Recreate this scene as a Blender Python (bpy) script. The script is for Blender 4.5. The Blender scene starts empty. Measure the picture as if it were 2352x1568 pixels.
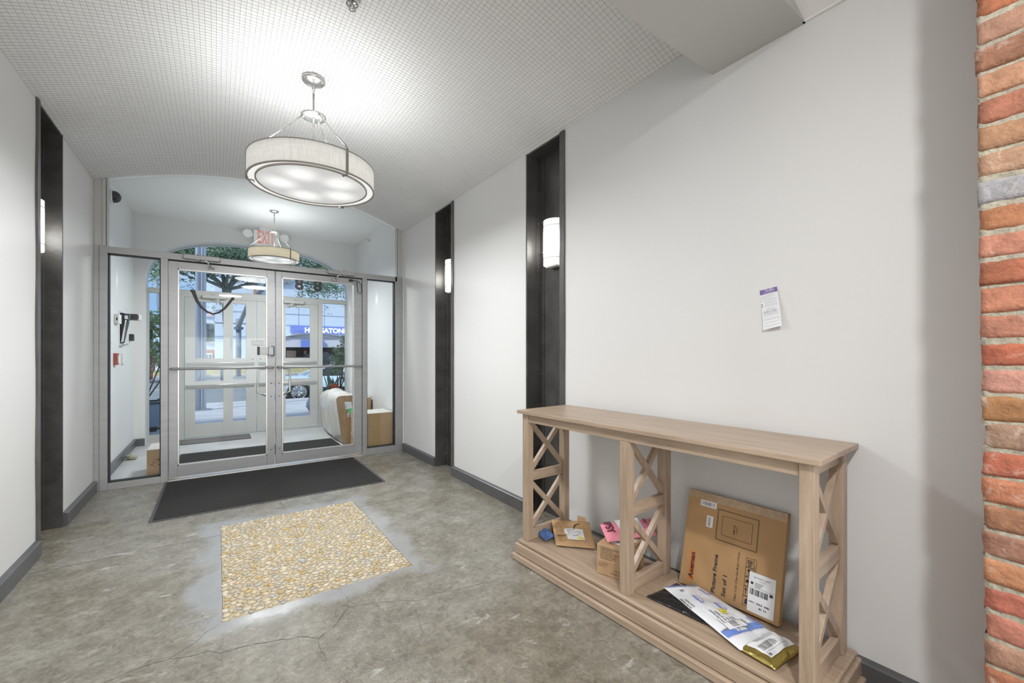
import bpy, bmesh, math, random
from mathutils import Vector, Matrix, noise
PI = math.pi
R = math.radians
random.seed(7)
sc = bpy.context.scene
COL = sc.collection

# ------------------------------------------------------------------ camera
F_PX, HOR, U_HALL, EYE = 970.0, 812.0, 497.0, 1.22     # focal, horizon row, hall vanishing column, eye height
TH = math.atan((1176 - U_HALL) / F_PX)
cam_d = bpy.data.cameras.new('camera'); cam = bpy.data.objects.new('camera', cam_d); COL.objects.link(cam)
cam.location = (0, 0, EYE); cam.rotation_euler = (PI / 2, 0, -TH)
cam_d.sensor_width = 36; cam_d.lens = 36 * F_PX / 2352; cam_d.shift_y = (HOR - 784) / 2352
cam_d.clip_start = 0.05; cam_d.clip_end = 400
sc.camera = cam
# ------------------------------------------------------------------ world, sun, exposure
vs = sc.view_settings
vs.view_transform = 'Standard'; vs.look = 'None'; vs.gamma = 1.0; vs.use_curve_mapping = False; vs.exposure = 0.92
w = bpy.data.worlds.new('sky'); sc.world = w; w.use_nodes = True
nt = w.node_tree; nt.nodes.clear()
wo = nt.nodes.new('ShaderNodeOutputWorld'); wb = nt.nodes.new('ShaderNodeBackground')
tc = nt.nodes.new('ShaderNodeTexCoord'); mp = nt.nodes.new('ShaderNodeMapping'); mp.inputs['Scale'].default_value = (2, 2, 5)
nz = nt.nodes.new('ShaderNodeTexNoise'); nz.inputs['Scale'].default_value = 1.6; nz.inputs['Detail'].default_value = 5
cr = nt.nodes.new('ShaderNodeValToRGB')
cr.color_ramp.elements[0].position = .42; cr.color_ramp.elements[0].color = (.30, .50, .82, 1)
cr.color_ramp.elements[1].position = .75; cr.color_ramp.elements[1].color = (.80, .87, .97, 1)
for a, b in ((tc.outputs['Generated'], mp.inputs['Vector']), (mp.outputs[0], nz.inputs['Vector']), (nz.outputs['Fac'], cr.inputs[0]),
             (cr.outputs[0], wb.inputs['Color']), (wb.outputs[0], wo.inputs['Surface'])):
    nt.links.new(a, b)
wb.inputs['Strength'].default_value = .68
sd = bpy.data.lights.new('sun', 'SUN'); sd.energy = 2.5; sd.angle = R(8); sd.color = (1, .97, .93)
so = bpy.data.objects.new('sun', sd); COL.objects.link(so); so.rotation_euler = (R(42), 0, R(-58))

def lamp(kind, name, loc, power, size=.1, rot=(0, 0, 0), col=(.985, .995, 1), parent=None):
    d = bpy.data.lights.new(name, kind); d.energy = power; d.color = col
    if kind == 'AREA': d.shape = 'DISK'; d.size = size
    else: d.shadow_soft_size = size
    o = bpy.data.objects.new(name, d); COL.objects.link(o); o.location = loc; o.rotation_euler = rot
    return o
# light of the lamps in the two spaces (their housings are built further down) and one added fill
LAMP1 = (.53, 3.06); LAMP2 = (.616, 6.26); LAMP3 = (.25, -.42)
lamp('AREA', 'lobby_pendant_light', (*LAMP1, 2.318), 23, .62)
lamp('AREA', 'lobby_pendant_uplight', (*LAMP1, 2.44), 4.2, .66, (PI, 0, 0))
lamp('AREA', 'vestibule_pendant_light', (*LAMP2, 2.42), 24, .5)
lamp('AREA', 'vestibule_pendant_uplight', (*LAMP2, 2.53), 2.0, .5, (PI, 0, 0))
lamp('AREA', 'foyer_ceiling_light', (*LAMP3, 2.735), 26, .13)
lamp('AREA', 'foyer_ceiling_light_rear', (.3, -2.9, 2.73), 40, .5)
fill_lt = lamp('AREA', 'foyer_fill_light', (.35, -4.16, 1.35), 55, 1.0, (R(97), 0, 0), (.97, .985, 1)); fill_lt.data.shape = 'RECTANGLE'; fill_lt.data.size = 2.1; fill_lt.data.size_y = 2.0  # added fill behind the camera to brighten ceiling and walls; no real source

# ------------------------------------------------------------------ measuring helper (pixel -> point on a plane)
CT, ST = math.cos(TH), math.sin(TH)
def ray(u, v):
    r = (u - 1176) / F_PX; t = (HOR - v) / F_PX
    return Vector((r * CT + ST, -r * ST + CT, t))
def fl(u, v, z=0.0): d = ray(u, v); k = (z - EYE) / d.z; return Vector((d.x * k, d.y * k, z))
def py(u, v, Y): d = ray(u, v); k = Y / d.y; return Vector((d.x * k, Y, d.z * k + EYE))

# ------------------------------------------------------------------ materials
MATS = {}
def nodes_of(name):
    m = bpy.data.materials.new(name); m.use_nodes = True; n = m.node_tree
    return m, n, n.nodes['Principled BSDF']
def mat(name, col, rough=.5, metal=0., spec=.5, var=0., vscale=6., bump=0., bscale=40., bdist=.002, stretch=(1, 1, 1), detail=4., emit=None, es=0., coat=0., col2=None, trans=0.):
    if name in MATS: return MATS[name]
    m, n, p = nodes_of(name)
    p.inputs['Base Color'].default_value = (*col, 1); p.inputs['Roughness'].default_value = rough
    p.inputs['Metallic'].default_value = metal; p.inputs['Specular IOR Level'].default_value = spec
    p.inputs['Coat Weight'].default_value = coat
    if emit: p.inputs['Emission Color'].default_value = (*emit, 1); p.inputs['Emission Strength'].default_value = es
    c = n.nodes.new('ShaderNodeTexCoord'); mpn = n.nodes.new('ShaderNodeMapping'); mpn.inputs['Scale'].default_value = stretch
    n.links.new(c.outputs['Object'], mpn.inputs['Vector'])
    if var > 0 or col2:
        t = n.nodes.new('ShaderNodeTexNoise'); t.inputs['Scale'].default_value = vscale; t.inputs['Detail'].default_value = detail
        n.links.new(mpn.outputs[0], t.inputs['Vector'])
        r = n.nodes.new('ShaderNodeValToRGB'); r.color_ramp.elements[0].position = .3; r.color_ramp.elements[1].position = .7
        a = col2 if col2 else tuple(x * (1 - var) for x in col)
        b = col if col2 else tuple(min(1, x * (1 + var)) for x in col)
        r.color_ramp.elements[0].color = (*a, 1); r.color_ramp.elements[1].color = (*b, 1)
        n.links.new(t.outputs['Fac'], r.inputs[0]); n.links.new(r.outputs[0], p.inputs['Base Color'])
    if bump > 0:
        t2 = n.nodes.new('ShaderNodeTexNoise'); t2.inputs['Scale'].default_value = bscale; t2.inputs['Detail'].default_value = 5
        n.links.new(mpn.outputs[0], t2.inputs['Vector'])
        bn = n.nodes.new('ShaderNodeBump'); bn.inputs['Strength'].default_value = bump; bn.inputs['Distance'].default_value = bdist
        n.links.new(t2.outputs['Fac'], bn.inputs['Height']); n.links.new(bn.outputs[0], p.inputs['Normal'])
    MATS[name] = m
    return m
WALL = mat('wall_paint', (.735, .735, .73), .5, spec=.35, var=.012, vscale=1.2, bump=.10, bscale=160, bdist=.001)
CEILM = mat('ceiling_paint', (.90, .90, .895), .7, var=.01, bump=.05, bscale=60)
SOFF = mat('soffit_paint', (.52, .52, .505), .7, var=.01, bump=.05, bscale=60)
BASE = mat('baseboard_paint', (.095, .096, .10), .32, var=.1, bump=.06, bscale=30)
STEEL = mat('dark_painted_steel', (.062, .059, .056), .30, spec=.6, var=.25, vscale=8, bump=.75, bscale=9, bdist=.006, detail=8)
STEELF = mat('dark_steel_flange', (.09, .086, .081), .36, spec=.5, var=.2, vscale=8, bump=.3, bscale=14, bdist=.004)
ALU = mat('brushed_aluminium', (.36, .365, .365), .42, metal=.55, var=.05, vscale=3, stretch=(1, 1, 8))
ALUD = mat('dark_frame_gasket', (.02, .02, .022), .6)  # near-black colour of the gasket strips in the frame
ALUL = mat('bright_aluminium', (.66, .66, .65), .3, metal=.7)
DOORP = mat('street_door_paint', (.50, .50, .485), .5, var=.05, vscale=2, bump=.05)
CHROME = mat('chrome', (.7, .7, .7), .12, metal=1)
NICKEL = mat('brushed_nickel', (.60, .595, .575), .27, metal=.9)
NICKD = mat('nickel_strap', (.36, .34, .31), .4, metal=.6)
BLACKP = mat('black_plastic', (.02, .02, .022), .35)
BLACKR = mat('black_rubber', (.03, .03, .03), .7, bump=.2)
WHITEP = mat('white_plastic', (.78, .78, .77), .4)
PAPER = mat('white_paper', (.80, .81, .83), .55, var=.02)
PAPERG = mat('print_grey', (.22, .22, .23), .6)
INK = mat('black_ink', (.03, .03, .035), .6)
INKB = mat('brown_ink', (.07, .045, .03), .6)
INKBL = mat('blue_ink', (.17, .25, .62), .55)
YEL = mat('yellow_sticker', (.85, .77, .10), .5)
REDP = mat('red_plastic', (.42, .09, .07), .4)
MATD = mat('entrance_mat_pile', (.047, .045, .044), .95, spec=.1, var=.35, vscale=260, bump=.9, bscale=420, bdist=.004)
MATE = mat('mat_rubber_edge', (.06, .06, .065), .5)
MATG = mat('threshold_mat_pile', (.17, .165, .16), .95, spec=.1, var=.25, vscale=140, bump=.8, bscale=200, bdist=.004)
CARD = mat('cardboard', (.50, .33, .19), .6, spec=.3, var=.05, vscale=5, bump=.15, bscale=30, stretch=(1, 1, 6))
CARDF = mat('cardboard_frame_carton', (.44, .265, .125), .5, spec=.35, var=.06, vscale=4, bump=.12, bscale=22)
CARDD = mat('cardboard_edge', (.36, .23, .12), .7)
TAPE = mat('packing_tape', (.46, .29, .13), .16, spec=.6, bump=.2, bscale=30)
KRAFT = mat('kraft_paper', (.46, .285, .14), .55, var=.10, vscale=18, bump=.55, bscale=28, bdist=.006)
PINK = mat('pink_poly', (.85, .30, .38), .35, var=.08, vscale=10, bump=.5, bscale=90, bdist=.003)
DKPINK = mat('dark_red_ink', (.16, .015, .05), .5)
BLUEP = mat('blue_poly_bag', (.075, .15, .36), .22, var=.25, vscale=14, bump=.9, bscale=16, bdist=.012)
BLACKB = mat('black_poly_bag', (.018, .018, .019), .22, bump=1, bscale=14, bdist=.012)
WPOLY = mat('white_poly_mailer', (.78, .80, .84), .4, var=.03, vscale=8, bump=.4, bscale=22, bdist=.005)
GOLDM = mat('gold_foil', (.62, .50, .15), .24, metal=.85, bump=.8, bscale=20, bdist=.008)
WRAP = mat('stretch_wrap_film', (.74, .72, .69), .22, spec=.7, vscale=2.2, bump=.3, bscale=4.5, bdist=.012, detail=2., stretch=(1, 1.6, 1), col2=(.60, .54, .46))
GREENL = mat('green_label', (.12, .66, .27), .5)
STONE = mat('doorstop_stone', (.42, .39, .30), .8, var=.3, vscale=25, bump=.6, bscale=30, bdist=.006)
GROUT = mat('pebble_grout', (.43, .37, .26), .8, var=.12, vscale=30, bump=.5, bscale=90, bdist=.004)
WIRE = mat('galvanised_wire', (.44, .44, .44), .45, metal=.3)
CRACK = mat('floor_crack', (.05, .048, .042), .9)

def wood(name, axis):
    m, n, p = nodes_of(name); MATS[name] = m
    c = n.nodes.new('ShaderNodeTexCoord'); q = n.nodes.new('ShaderNodeMapping')
    s = [14., 14., 14.]; s[axis] = .9; q.inputs['Scale'].default_value = s
    n.links.new(c.outputs['Object'], q.inputs['Vector'])
    t = n.nodes.new('ShaderNodeTexNoise'); t.inputs['Scale'].default_value = 3.; t.inputs['Detail'].default_value = 8; t.inputs['Distortion'].default_value = .5
    n.links.new(q.outputs[0], t.inputs['Vector'])
    q2 = n.nodes.new('ShaderNodeMapping'); s2 = [90., 90., 90.]; s2[axis] = 5; q2.inputs['Scale'].default_value = s2
    n.links.new(c.outputs['Object'], q2.inputs['Vector'])
    t2 = n.nodes.new('ShaderNodeTexNoise'); t2.inputs['Scale'].default_value = 4.; t2.inputs['Detail'].default_value = 3
    n.links.new(q2.outputs[0], t2.inputs['Vector'])
    mx = n.nodes.new('ShaderNodeMath'); mx.operation = 'MULTIPLY_ADD'; mx.inputs[1].default_value = .35
    n.links.new(t2.outputs['Fac'], mx.inputs[0]); n.links.new(t.outputs['Fac'], mx.inputs[2])
    r = n.nodes.new('ShaderNodeValToRGB')
    e = r.color_ramp.elements; e[0].position = .42; e[0].color = (.30, .222, .155, 1); e[1].position = .92; e[1].color = (.475, .365, .275, 1)
    x = e.new(.66); x.color = (.40, .298, .214, 1)
    n.links.new(mx.outputs[0], r.inputs[0]); n.links.new(r.outputs[0], p.inputs['Base Color'])
    p.inputs['Roughness'].default_value = .40; p.inputs['Specular IOR Level'].default_value = .5; p.inputs['Coat Weight'].default_value = .12; p.inputs['Coat Roughness'].default_value = .3
    b = n.nodes.new('ShaderNodeBump'); b.inputs['Strength'].default_value = .15; b.inputs['Distance'].default_value = .001
    n.links.new(t2.outputs['Fac'], b.inputs['Height']); n.links.new(b.outputs[0], p.inputs['Normal'])
    return m
WOODX, WOODY, WOODZ = wood('bleached_oak_lengthwise', 0), wood('bleached_oak_crosswise', 1), wood('bleached_oak_upright', 2)

def glass_mat(name, tint=(.93, .95, .95), ior=1.45):
    m = bpy.data.materials.new(name); m.use_nodes = True; n = m.node_tree; n.nodes.clear()
    o = n.nodes.new('ShaderNodeOutputMaterial'); t = n.nodes.new('ShaderNodeBsdfTransparent'); t.inputs[0].default_value = (*tint, 1)
    g = n.nodes.new('ShaderNodeBsdfGlossy'); g.inputs['Roughness'].default_value = .015; g.inputs['Color'].default_value = (.9, .9, .9, 1)
    f = n.nodes.new('ShaderNodeFresnel'); f.inputs[0].default_value = ior
    x = n.nodes.new('ShaderNodeMixShader'); n.links.new(f.outputs[0], x.inputs[0]); n.links.new(t.outputs[0], x.inputs[1]); n.links.new(g.outputs[0], x.inputs[2])
    n.links.new(x.outputs[0], o.inputs[0]); return m
GLASS = glass_mat('clear_glass', ior=1.22)

def floor_material():
    m, n, p = nodes_of('polished_concrete')
    L = n.links.new
    c = n.nodes.new('ShaderNodeTexCoord')
    def noise_(scale, detail=6, stretch=(1, 1, 1), dist=0., rough=.55):
        q = n.nodes.new('ShaderNodeMapping'); q.inputs['Scale'].default_value = stretch; L(c.outputs['Object'], q.inputs['Vector'])
        t = n.nodes.new('ShaderNodeTexNoise'); t.inputs['Scale'].default_value = scale; t.inputs['Detail'].default_value = detail
        t.inputs['Distortion'].default_value = dist; t.inputs['Roughness'].default_value = rough; L(q.outputs[0], t.inputs['Vector']); return t.outputs['Fac']
    def ramp(src, a, b, ca, cb):
        r = n.nodes.new('ShaderNodeValToRGB'); e = r.color_ramp.elements; e[0].position = a; e[1].position = b
        e[0].color = (*ca, 1); e[1].color = (*cb, 1); L(src, r.inputs[0]); return r.outputs[0]
    def mixc(f, a, b, mode='MIX'):
        x = n.nodes.new('ShaderNodeMix'); x.data_type = 'RGBA'; x.blend_type = mode
        if isinstance(f, float): x.inputs[0].default_value = f
        else: L(f, x.inputs[0])
        L(a, x.inputs[6]); L(b, x.inputs[7]) if not isinstance(b, tuple) else setattr(x.inputs[7], 'default_value', (*b, 1)); return x.outputs[2]
    base = ramp(noise_(1.1, 5), .35, .65, (.222, .201, .160), (.292, .284, .257))
    fine = ramp(noise_(34, 6, dist=1.2), .32, .68, (.60, .585, .555), (1.22, 1.22, 1.2))
    col = mixc(.85, base, fine, 'MULTIPLY')
    mid = ramp(noise_(7, 8), .38, .66, (.76, .735, .68), (1.16, 1.16, 1.16)); col = mixc(.8, col, mid, 'MULTIPLY')
    # pale worn flecks
    chalk = ramp(noise_(6.5, 9, (.75, 1.35, 1), .5, .66), .615, .69, (0, 0, 0), (.8, .8, .8)); col = mixc(chalk, col, (.50, .49, .45))
    chalk2 = ramp(noise_(19, 8, (.6, 1.5, 1), .5, .6), .66, .72, (0, 0, 0), (.6, .6, .6)); col = mixc(chalk2, col, (.52, .51, .47))
    # smoother, bluish trowelled band round the pebble inlay
    sx = n.nodes.new('ShaderNodeSeparateXYZ'); L(c.outputs['Object'], sx.inputs[0])
    def mth(op, a, b=None, c3=None):
        x = n.nodes.new('ShaderNodeMath'); x.operation = op
        for i, s in enumerate((a, b, c3)):
            if s is None: continue
            if isinstance(s, (int, float)): x.inputs[i].default_value = s
            else: L(s, x.inputs[i])
        return x.outputs[0]
    dx = mth('SUBTRACT', mth('ABSOLUTE', mth('SUBTRACT', sx.outputs[0], .475)), .452)
    dy = mth('SUBTRACT', mth('ABSOLUTE', mth('SUBTRACT', sx.outputs[1], 2.975)), .645)
    d = mth('MAXIMUM', dx, dy); dn = mth('ADD', d, mth('MULTIPLY', mth('SUBTRACT', noise_(3.2, 6), .5), .42))
    band = ramp(mth('MULTIPLY_ADD', dn, -12., 1.6), .0, 1., (0, 0, 0), (1, 1, 1))
    col = mixc(mth('MULTIPLY', band, .75), col, (.345, .35, .355))
    L(col, p.inputs['Base Color'])
    rr = mth('MULTIPLY_ADD', noise_(9, 6), .30, .13); rr = mth('SUBTRACT', rr, mth('MULTIPLY', band, .08)); L(rr, p.inputs['Roughness'])
    p.inputs['Specular IOR Level'].default_value = .5; p.inputs['Coat Weight'].default_value = .12; p.inputs['Coat Roughness'].default_value = .2
    b = n.nodes.new('ShaderNodeBump'); b.inputs['Distance'].default_value = .0022
    bs = mth('MULTIPLY_ADD', band, -.8, .9); L(bs, b.inputs['Strength'])
    L(noise_(85, 6, dist=1.), b.inputs['Height']); L(b.outputs[0], p.inputs['Normal'])
    return m
FLOORM = floor_material()

def attr_mat(name, rough=.4, bump=0., bscale=60, bdist=.002, var=0.):
    m, n, p = nodes_of(name)
    a = n.nodes.new('ShaderNodeAttribute'); a.attribute_name = 'tint'
    src = a.outputs['Color']
    p.inputs['Roughness'].default_value = rough
    if bump or var:
        c = n.nodes.new('ShaderNodeTexCoord'); t = n.nodes.new('ShaderNodeTexNoise'); t.inputs['Scale'].default_value = bscale; t.inputs['Detail'].default_value = 7
        n.links.new(c.outputs['Object'], t.inputs['Vector'])
        bn = n.nodes.new('ShaderNodeBump'); bn.inputs['Strength'].default_value = bump; bn.inputs['Distance'].default_value = bdist
        n.links.new(t.outputs['Fac'], bn.inputs['Height']); n.links.new(bn.outputs[0], p.inputs['Normal'])
        if var:
            t3 = n.nodes.new('ShaderNodeTexNoise'); t3.inputs['Scale'].default_value = 22; t3.inputs['Detail'].default_value = 9; t3.inputs['Roughness'].default_value = .7
            n.links.new(c.outputs['Object'], t3.inputs['Vector'])
            r = n.nodes.new('ShaderNodeValToRGB'); r.color_ramp.elements[0].position = .3; r.color_ramp.elements[1].position = .66
            r.color_ramp.elements[0].color = (1 - var,) * 3 + (1,); r.color_ramp.elements[1].color = (1 + var * .6,) * 3 + (1,)
            n.links.new(t3.outputs['Fac'], r.inputs[0])
            x = n.nodes.new('ShaderNodeMix'); x.data_type = 'RGBA'; x.blend_type = 'MULTIPLY'; x.inputs[0].default_value = 1
            n.links.new(src, x.inputs[6]); n.links.new(r.outputs[0], x.inputs[7]); src = x.outputs[2]
            # pale mortar smears on the faces
            t4 = n.nodes.new('ShaderNodeTexNoise'); t4.inputs['Scale'].default_value = 13; t4.inputs['Detail'].default_value = 9; t4.inputs['Roughness'].default_value = .68; t4.inputs['Distortion'].default_value = .6
            n.links.new(c.outputs['Object'], t4.inputs['Vector'])
            r4 = n.nodes.new('ShaderNodeValToRGB'); r4.color_ramp.elements[0].position = .56; r4.color_ramp.elements[1].position = .72
            r4.color_ramp.elements[0].color = (0, 0, 0, 1); r4.color_ramp.elements[1].color = (.62, .62, .62, 1)
            n.links.new(t4.outputs['Fac'], r4.inputs[0])
            y = n.nodes.new('ShaderNodeMix'); y.data_type = 'RGBA'; n.links.new(r4.outputs[0], y.inputs[0]); n.links.new(src, y.inputs[6]); y.inputs[7].default_value = (.66, .56, .48, 1); src = y.outputs[2]
    n.links.new(src, p.inputs['Base Color'])
    return m
PEBM = attr_mat('river_pebble', .38, .15, 120)
BRICKM = attr_mat('old_brick', .88, .7, 110, .005, .36)
LEAFM = attr_mat('leaf', .6)
MORTAR = mat('mortar', (.37, .335, .26), .95, var=.22, vscale=45, bump=1, bscale=90, bdist=.006)

# ------------------------------------------------------------------ mesh builder
EXTRA = {}
SPLIT = {'packing_tape', 'printing', 'blue_stripes', 'black_lettering', 'prime_lettering', 'printed_marks', 'shipping_labels', 'labels_and_tape', 'lettering', 'bolt_heads', 'crease', 'lock_cylinder', 'end_cap', 'door_number', 'address_label', 'gasket', 'back_wall', 'entrance_back_wall', 'window_pane'}
class MB:
    def __init__(s): s.v = []; s.f = []; s.mi = []; s.tint = []; s.M = None; s.sm = []; s.calls = []
    def clusters(s):
        n = len(s.calls); bb_ = []
        for v0, v1, f0, f1 in s.calls:
            V = s.v[v0:v1]; bb_.append(([min(p[i] for p in V) for i in range(3)], [max(p[i] for p in V) for i in range(3)]))
        par = list(range(n))
        def find(a):
            while par[a] != a: a = par[a]
            return a
        for i in range(n):
            for j in range(i + 1, n):
                g = math.sqrt(sum(max(0, bb_[i][0][k] - bb_[j][1][k], bb_[j][0][k] - bb_[i][1][k]) ** 2 for k in range(3)))
                sz = max(max(b[1][k] - b[0][k] for k in range(3)) for b in (bb_[i], bb_[j]))
                if g <= max(.02, .5 * sz): par[find(i)] = find(j)
        out = {}
        for i in range(n): out.setdefault(find(i), []).append(i)
        return list(out.values())
    def add(s, vs_, fs, m=0, tint=None, smooth=False):
        b = len(s.v); s.calls.append([b, b + len(vs_), len(s.f), len(s.f) + len(fs)])
        for p in vs_: p = Vector(p); s.v.append(s.M @ p if s.M else p)
        for f in fs: s.f.append([b + i for i in f]); s.mi.append(m); s.sm.append(smooth); s.tint.append(tint)
    def box(s, x0, x1, y0, y1, z0, z1, m=0, tint=None):
        s.add([(x0, y0, z0), (x1, y0, z0), (x1, y1, z0), (x0, y1, z0), (x0, y0, z1), (x1, y0, z1), (x1, y1, z1), (x0, y1, z1)],
              [(0, 3, 2, 1), (4, 5, 6, 7), (0, 1, 5, 4), (1, 2, 6, 5), (2, 3, 7, 6), (3, 0, 4, 7)], m, tint)
        return s
    def prism(s, poly, z0, z1, m=0):          # footprint polygon (ccw) extruded in z
        n = len(poly)
        s.add([(x, y, z0) for x, y in poly] + [(x, y, z1) for x, y in poly],
              [tuple(range(n))[::-1], tuple(range(n, 2 * n))] + [(i, (i + 1) % n, n + (i + 1) % n, n + i) for i in range(n)], m)
        return s
    def prismy(s, poly, y0, y1, m=0):         # polygon in x,z extruded in y
        n = len(poly)
        s.add([(x, y0, z) for x, z in poly] + [(x, y1, z) for x, z in poly],
              [tuple(range(n)), tuple(range(n, 2 * n))[::-1]] + [((i + 1) % n, i, n + i, n + (i + 1) % n) for i in range(n)], m)
        return s
    def tube(s, pts, r, n=10, m=0, caps=True, tint=None):
        pts = [Vector(p) for p in pts]; rr = r if isinstance(r, (list, tuple)) else [r] * len(pts)
        vs_ = []; fs = []; up = None
        for i, p in enumerate(pts):
            d = (pts[min(i + 1, len(pts) - 1)] - pts[max(i - 1, 0)])
            if d.length < 1e-9: d = Vector((0, 0, 1))
            d.normalize()
            if up is None or abs(up.dot(d)) > .98: up = Vector((0, 0, 1)) if abs(d.z) < .9 else Vector((1, 0, 0))
            a = d.cross(up).normalized(); b = d.cross(a).normalized(); up = -b if b.dot(up) < 0 else b; up = up
            for k in range(n):
                t = 2 * PI * k / n; vs_.append(p + (a * math.cos(t) + b * math.sin(t)) * rr[i])
        for i in range(len(pts) - 1):
            for k in range(n): fs.append((i * n + k, i * n + (k + 1) % n, (i + 1) * n + (k + 1) % n, (i + 1) * n + k))
        if caps: fs.append(tuple(range(n))[::-1]); fs.append(tuple(range((len(pts) - 1) * n, len(pts) * n)))
        s.add(vs_, fs, m, tint, True); return s
    def lathe(s, prof, c=(0, 0, 0), n=32, m=0, closed=False, axis='Z'):
        vs_ = []; fs = []; k = len(prof)
        for j in range(n):
            t = 2 * PI * j / n
            for r, z in prof:
                q = (r * math.cos(t), r * math.sin(t), z)
                if axis == 'X': q = (q[2], q[0], q[1])
                if axis == 'Y': q = (q[0], q[2], q[1])
                vs_.append((c[0] + q[0], c[1] + q[1], c[2] + q[2]))
        for j in range(n):
            for i in range(k if closed else k - 1):
                a = j * k + i; b = j * k + (i + 1) % k; c2 = ((j + 1) % n) * k + (i + 1) % k; d = ((j + 1) % n) * k + i
                fs.append((a, d, c2, b))
        s.add(vs_, fs, m, None, True); return s
    def sphere(s, c, r, n=8, m=0, sc_=(1, 1, 1), tint=None, rot=0., jit=0.):
        rows = max(4, n // 2 + 1); vs_ = [(0, 0, 1)]; fs = []
        for i in range(1, rows):
            a = PI * i / rows
            for j in range(n): vs_.append((math.sin(a) * math.cos(2 * PI * j / n), math.sin(a) * math.sin(2 * PI * j / n), math.cos(a)))
        vs_.append((0, 0, -1)); cr_, sr = math.cos(rot), math.sin(rot); o = []
        for x, y, z in vs_:
            k = r * (1 + random.uniform(-jit, jit)); x, y, z = x * k * sc_[0], y * k * sc_[1], z * k * sc_[2]
            o.append((c[0] + x * cr_ - y * sr, c[1] + x * sr + y * cr_, c[2] + z))
        for j in range(n): fs.append((0, 1 + j, 1 + (j + 1) % n))
        for i in range(rows - 2):
            for j in range(n): a = 1 + i * n; fs.append((a + j, a + n + j, a + n + (j + 1) % n, a + (j + 1) % n))
        l = len(vs_) - 1; a = 1 + (rows - 2) * n
        for j in range(n): fs.append((l, a + (j + 1) % n, a + j))
        s.add(o, fs, m, tint, True); return s
    def build(s, name, mats, parent=None, bevel=0., seg=2, smooth=None):
        if name in SPLIT and 1 < len(s.calls) < 400:
            cl = s.clusters()
            if len(cl) > 1:
                obs_ = []
                for c in cl:
                    q = MB()
                    for i in c:
                        v0, v1, f0, f1 = s.calls[i]; b = len(q.v); q.v += s.v[v0:v1]; q.calls.append([b, len(q.v), 0, 0])
                        for k in range(f0, f1): q.f.append([x - v0 + b for x in s.f[k]]); q.mi.append(s.mi[k]); q.sm.append(s.sm[k]); q.tint.append(s.tint[k])
                    obs_.append(q.build_one(name, mats, parent, bevel, seg, smooth))
                EXTRA[obs_[0].name] = obs_[1:]; return obs_[0]
        return s.build_one(name, mats, parent, bevel, seg, smooth)
    def build_one(s, name, mats, parent=None, bevel=0., seg=2, smooth=None):
        me = bpy.data.meshes.new(name); me.from_pydata([tuple(p) for p in s.v], [], s.f); me.update()
        if not isinstance(mats, (list, tuple)): mats = [mats]
        for x in mats: me.materials.append(x)
        me.polygons.foreach_set('material_index', s.mi)
        me.polygons.foreach_set('use_smooth', [bool(q) if smooth is None else smooth for q in s.sm])
        if any(t is not None for t in s.tint):
            at = me.attributes.new('tint', 'FLOAT_COLOR', 'CORNER'); data = []
            for f, t in zip(s.f, s.tint):
                t = t or (.5, .5, .5)
                for _ in f: data += [t[0], t[1], t[2], 1]
            at.data.foreach_set('color', data)
        o = bpy.data.objects.new(name, me); COL.objects.link(o)
        if parent: o.parent = parent
        if bevel > 0:
            b = o.modifiers.new('bevel', 'BEVEL'); b.width = bevel; b.segments = seg; b.limit_method = 'ANGLE'; b.angle_limit = R(40)
        return o

def tag(o, label=None, cat=None, group=None, kind=None):
    if label: o['label'] = label
    if cat: o['category'] = cat
    if group: o['group'] = group
    if kind: o['kind'] = kind
    return o
def empty(name, loc=(0, 0, 0), rz=0., label=None, cat=None, group=None, kind=None):
    o = bpy.data.objects.new(name, None); COL.objects.link(o); o.location = loc; o.rotation_euler = (0, 0, rz); o.empty_display_size = .05
    return tag(o, label, cat, group, kind)
def struct(o, label=None, cat=None): return tag(o, label, cat, None, 'structure')
def localise(parent, ob):            # parts are built in world coordinates; keep them there under a moved parent
    ob.matrix_parent_inverse = Matrix.Translation(-Vector(parent.location)) if parent.rotation_euler.z == 0 else (Matrix.Translation(Vector(parent.location)) @ Matrix.Rotation(parent.rotation_euler.z, 4, 'Z')).inverted()
    return ob
def kids(par, *obs):
    for o in obs:
        for q in [o] + EXTRA.get(o.name, []): q.parent = par; localise(par, q)

def text_verts(s, size=1.0, bold=0.0, align='LEFT', spacing=1.0):
    cu = bpy.data.curves.new('t', 'FONT'); cu.body = s; cu.size = size; cu.align_x = align; cu.resolution_u = 4; cu.offset = bold; cu.space_character = spacing
    o = bpy.data.objects.new('t', cu); COL.objects.link(o); dg = bpy.context.evaluated_depsgraph_get()
    me = bpy.data.meshes.new_from_object(o.evaluated_get(dg))
    vs_ = [tuple(v.co) for v in me.vertices]; fs = [tuple(p.vertices) for p in me.polygons]
    bpy.data.objects.remove(o); bpy.data.curves.remove(cu); bpy.data.meshes.remove(me)
    return vs_, fs
def put_text(mb, s, P, size, m=0, bold=0., align='LEFT', spacing=1., off=.0006, flipn=False):
    """P(x, y, off) maps text-plane coordinates to a point"""
    vs_, fs = text_verts(s, size, bold, align, spacing)
    mb.add([P(x, y, off) for x, y, z in vs_], fs, m)
def put_rect(mb, P, x0, x1, y0, y1, m=0, off=.0003, n=1, nn=1):
    vs_ = [P(x0 + (x1 - x0) * i / n, y0 + (y1 - y0) * j / nn, off) for j in range(nn + 1) for i in range(n + 1)]
    mb.add(vs_, [(j * (n + 1) + i, j * (n + 1) + i + 1, (j + 1) * (n + 1) + i + 1, (j + 1) * (n + 1) + i) for j in range(nn) for i in range(n)], m)
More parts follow.
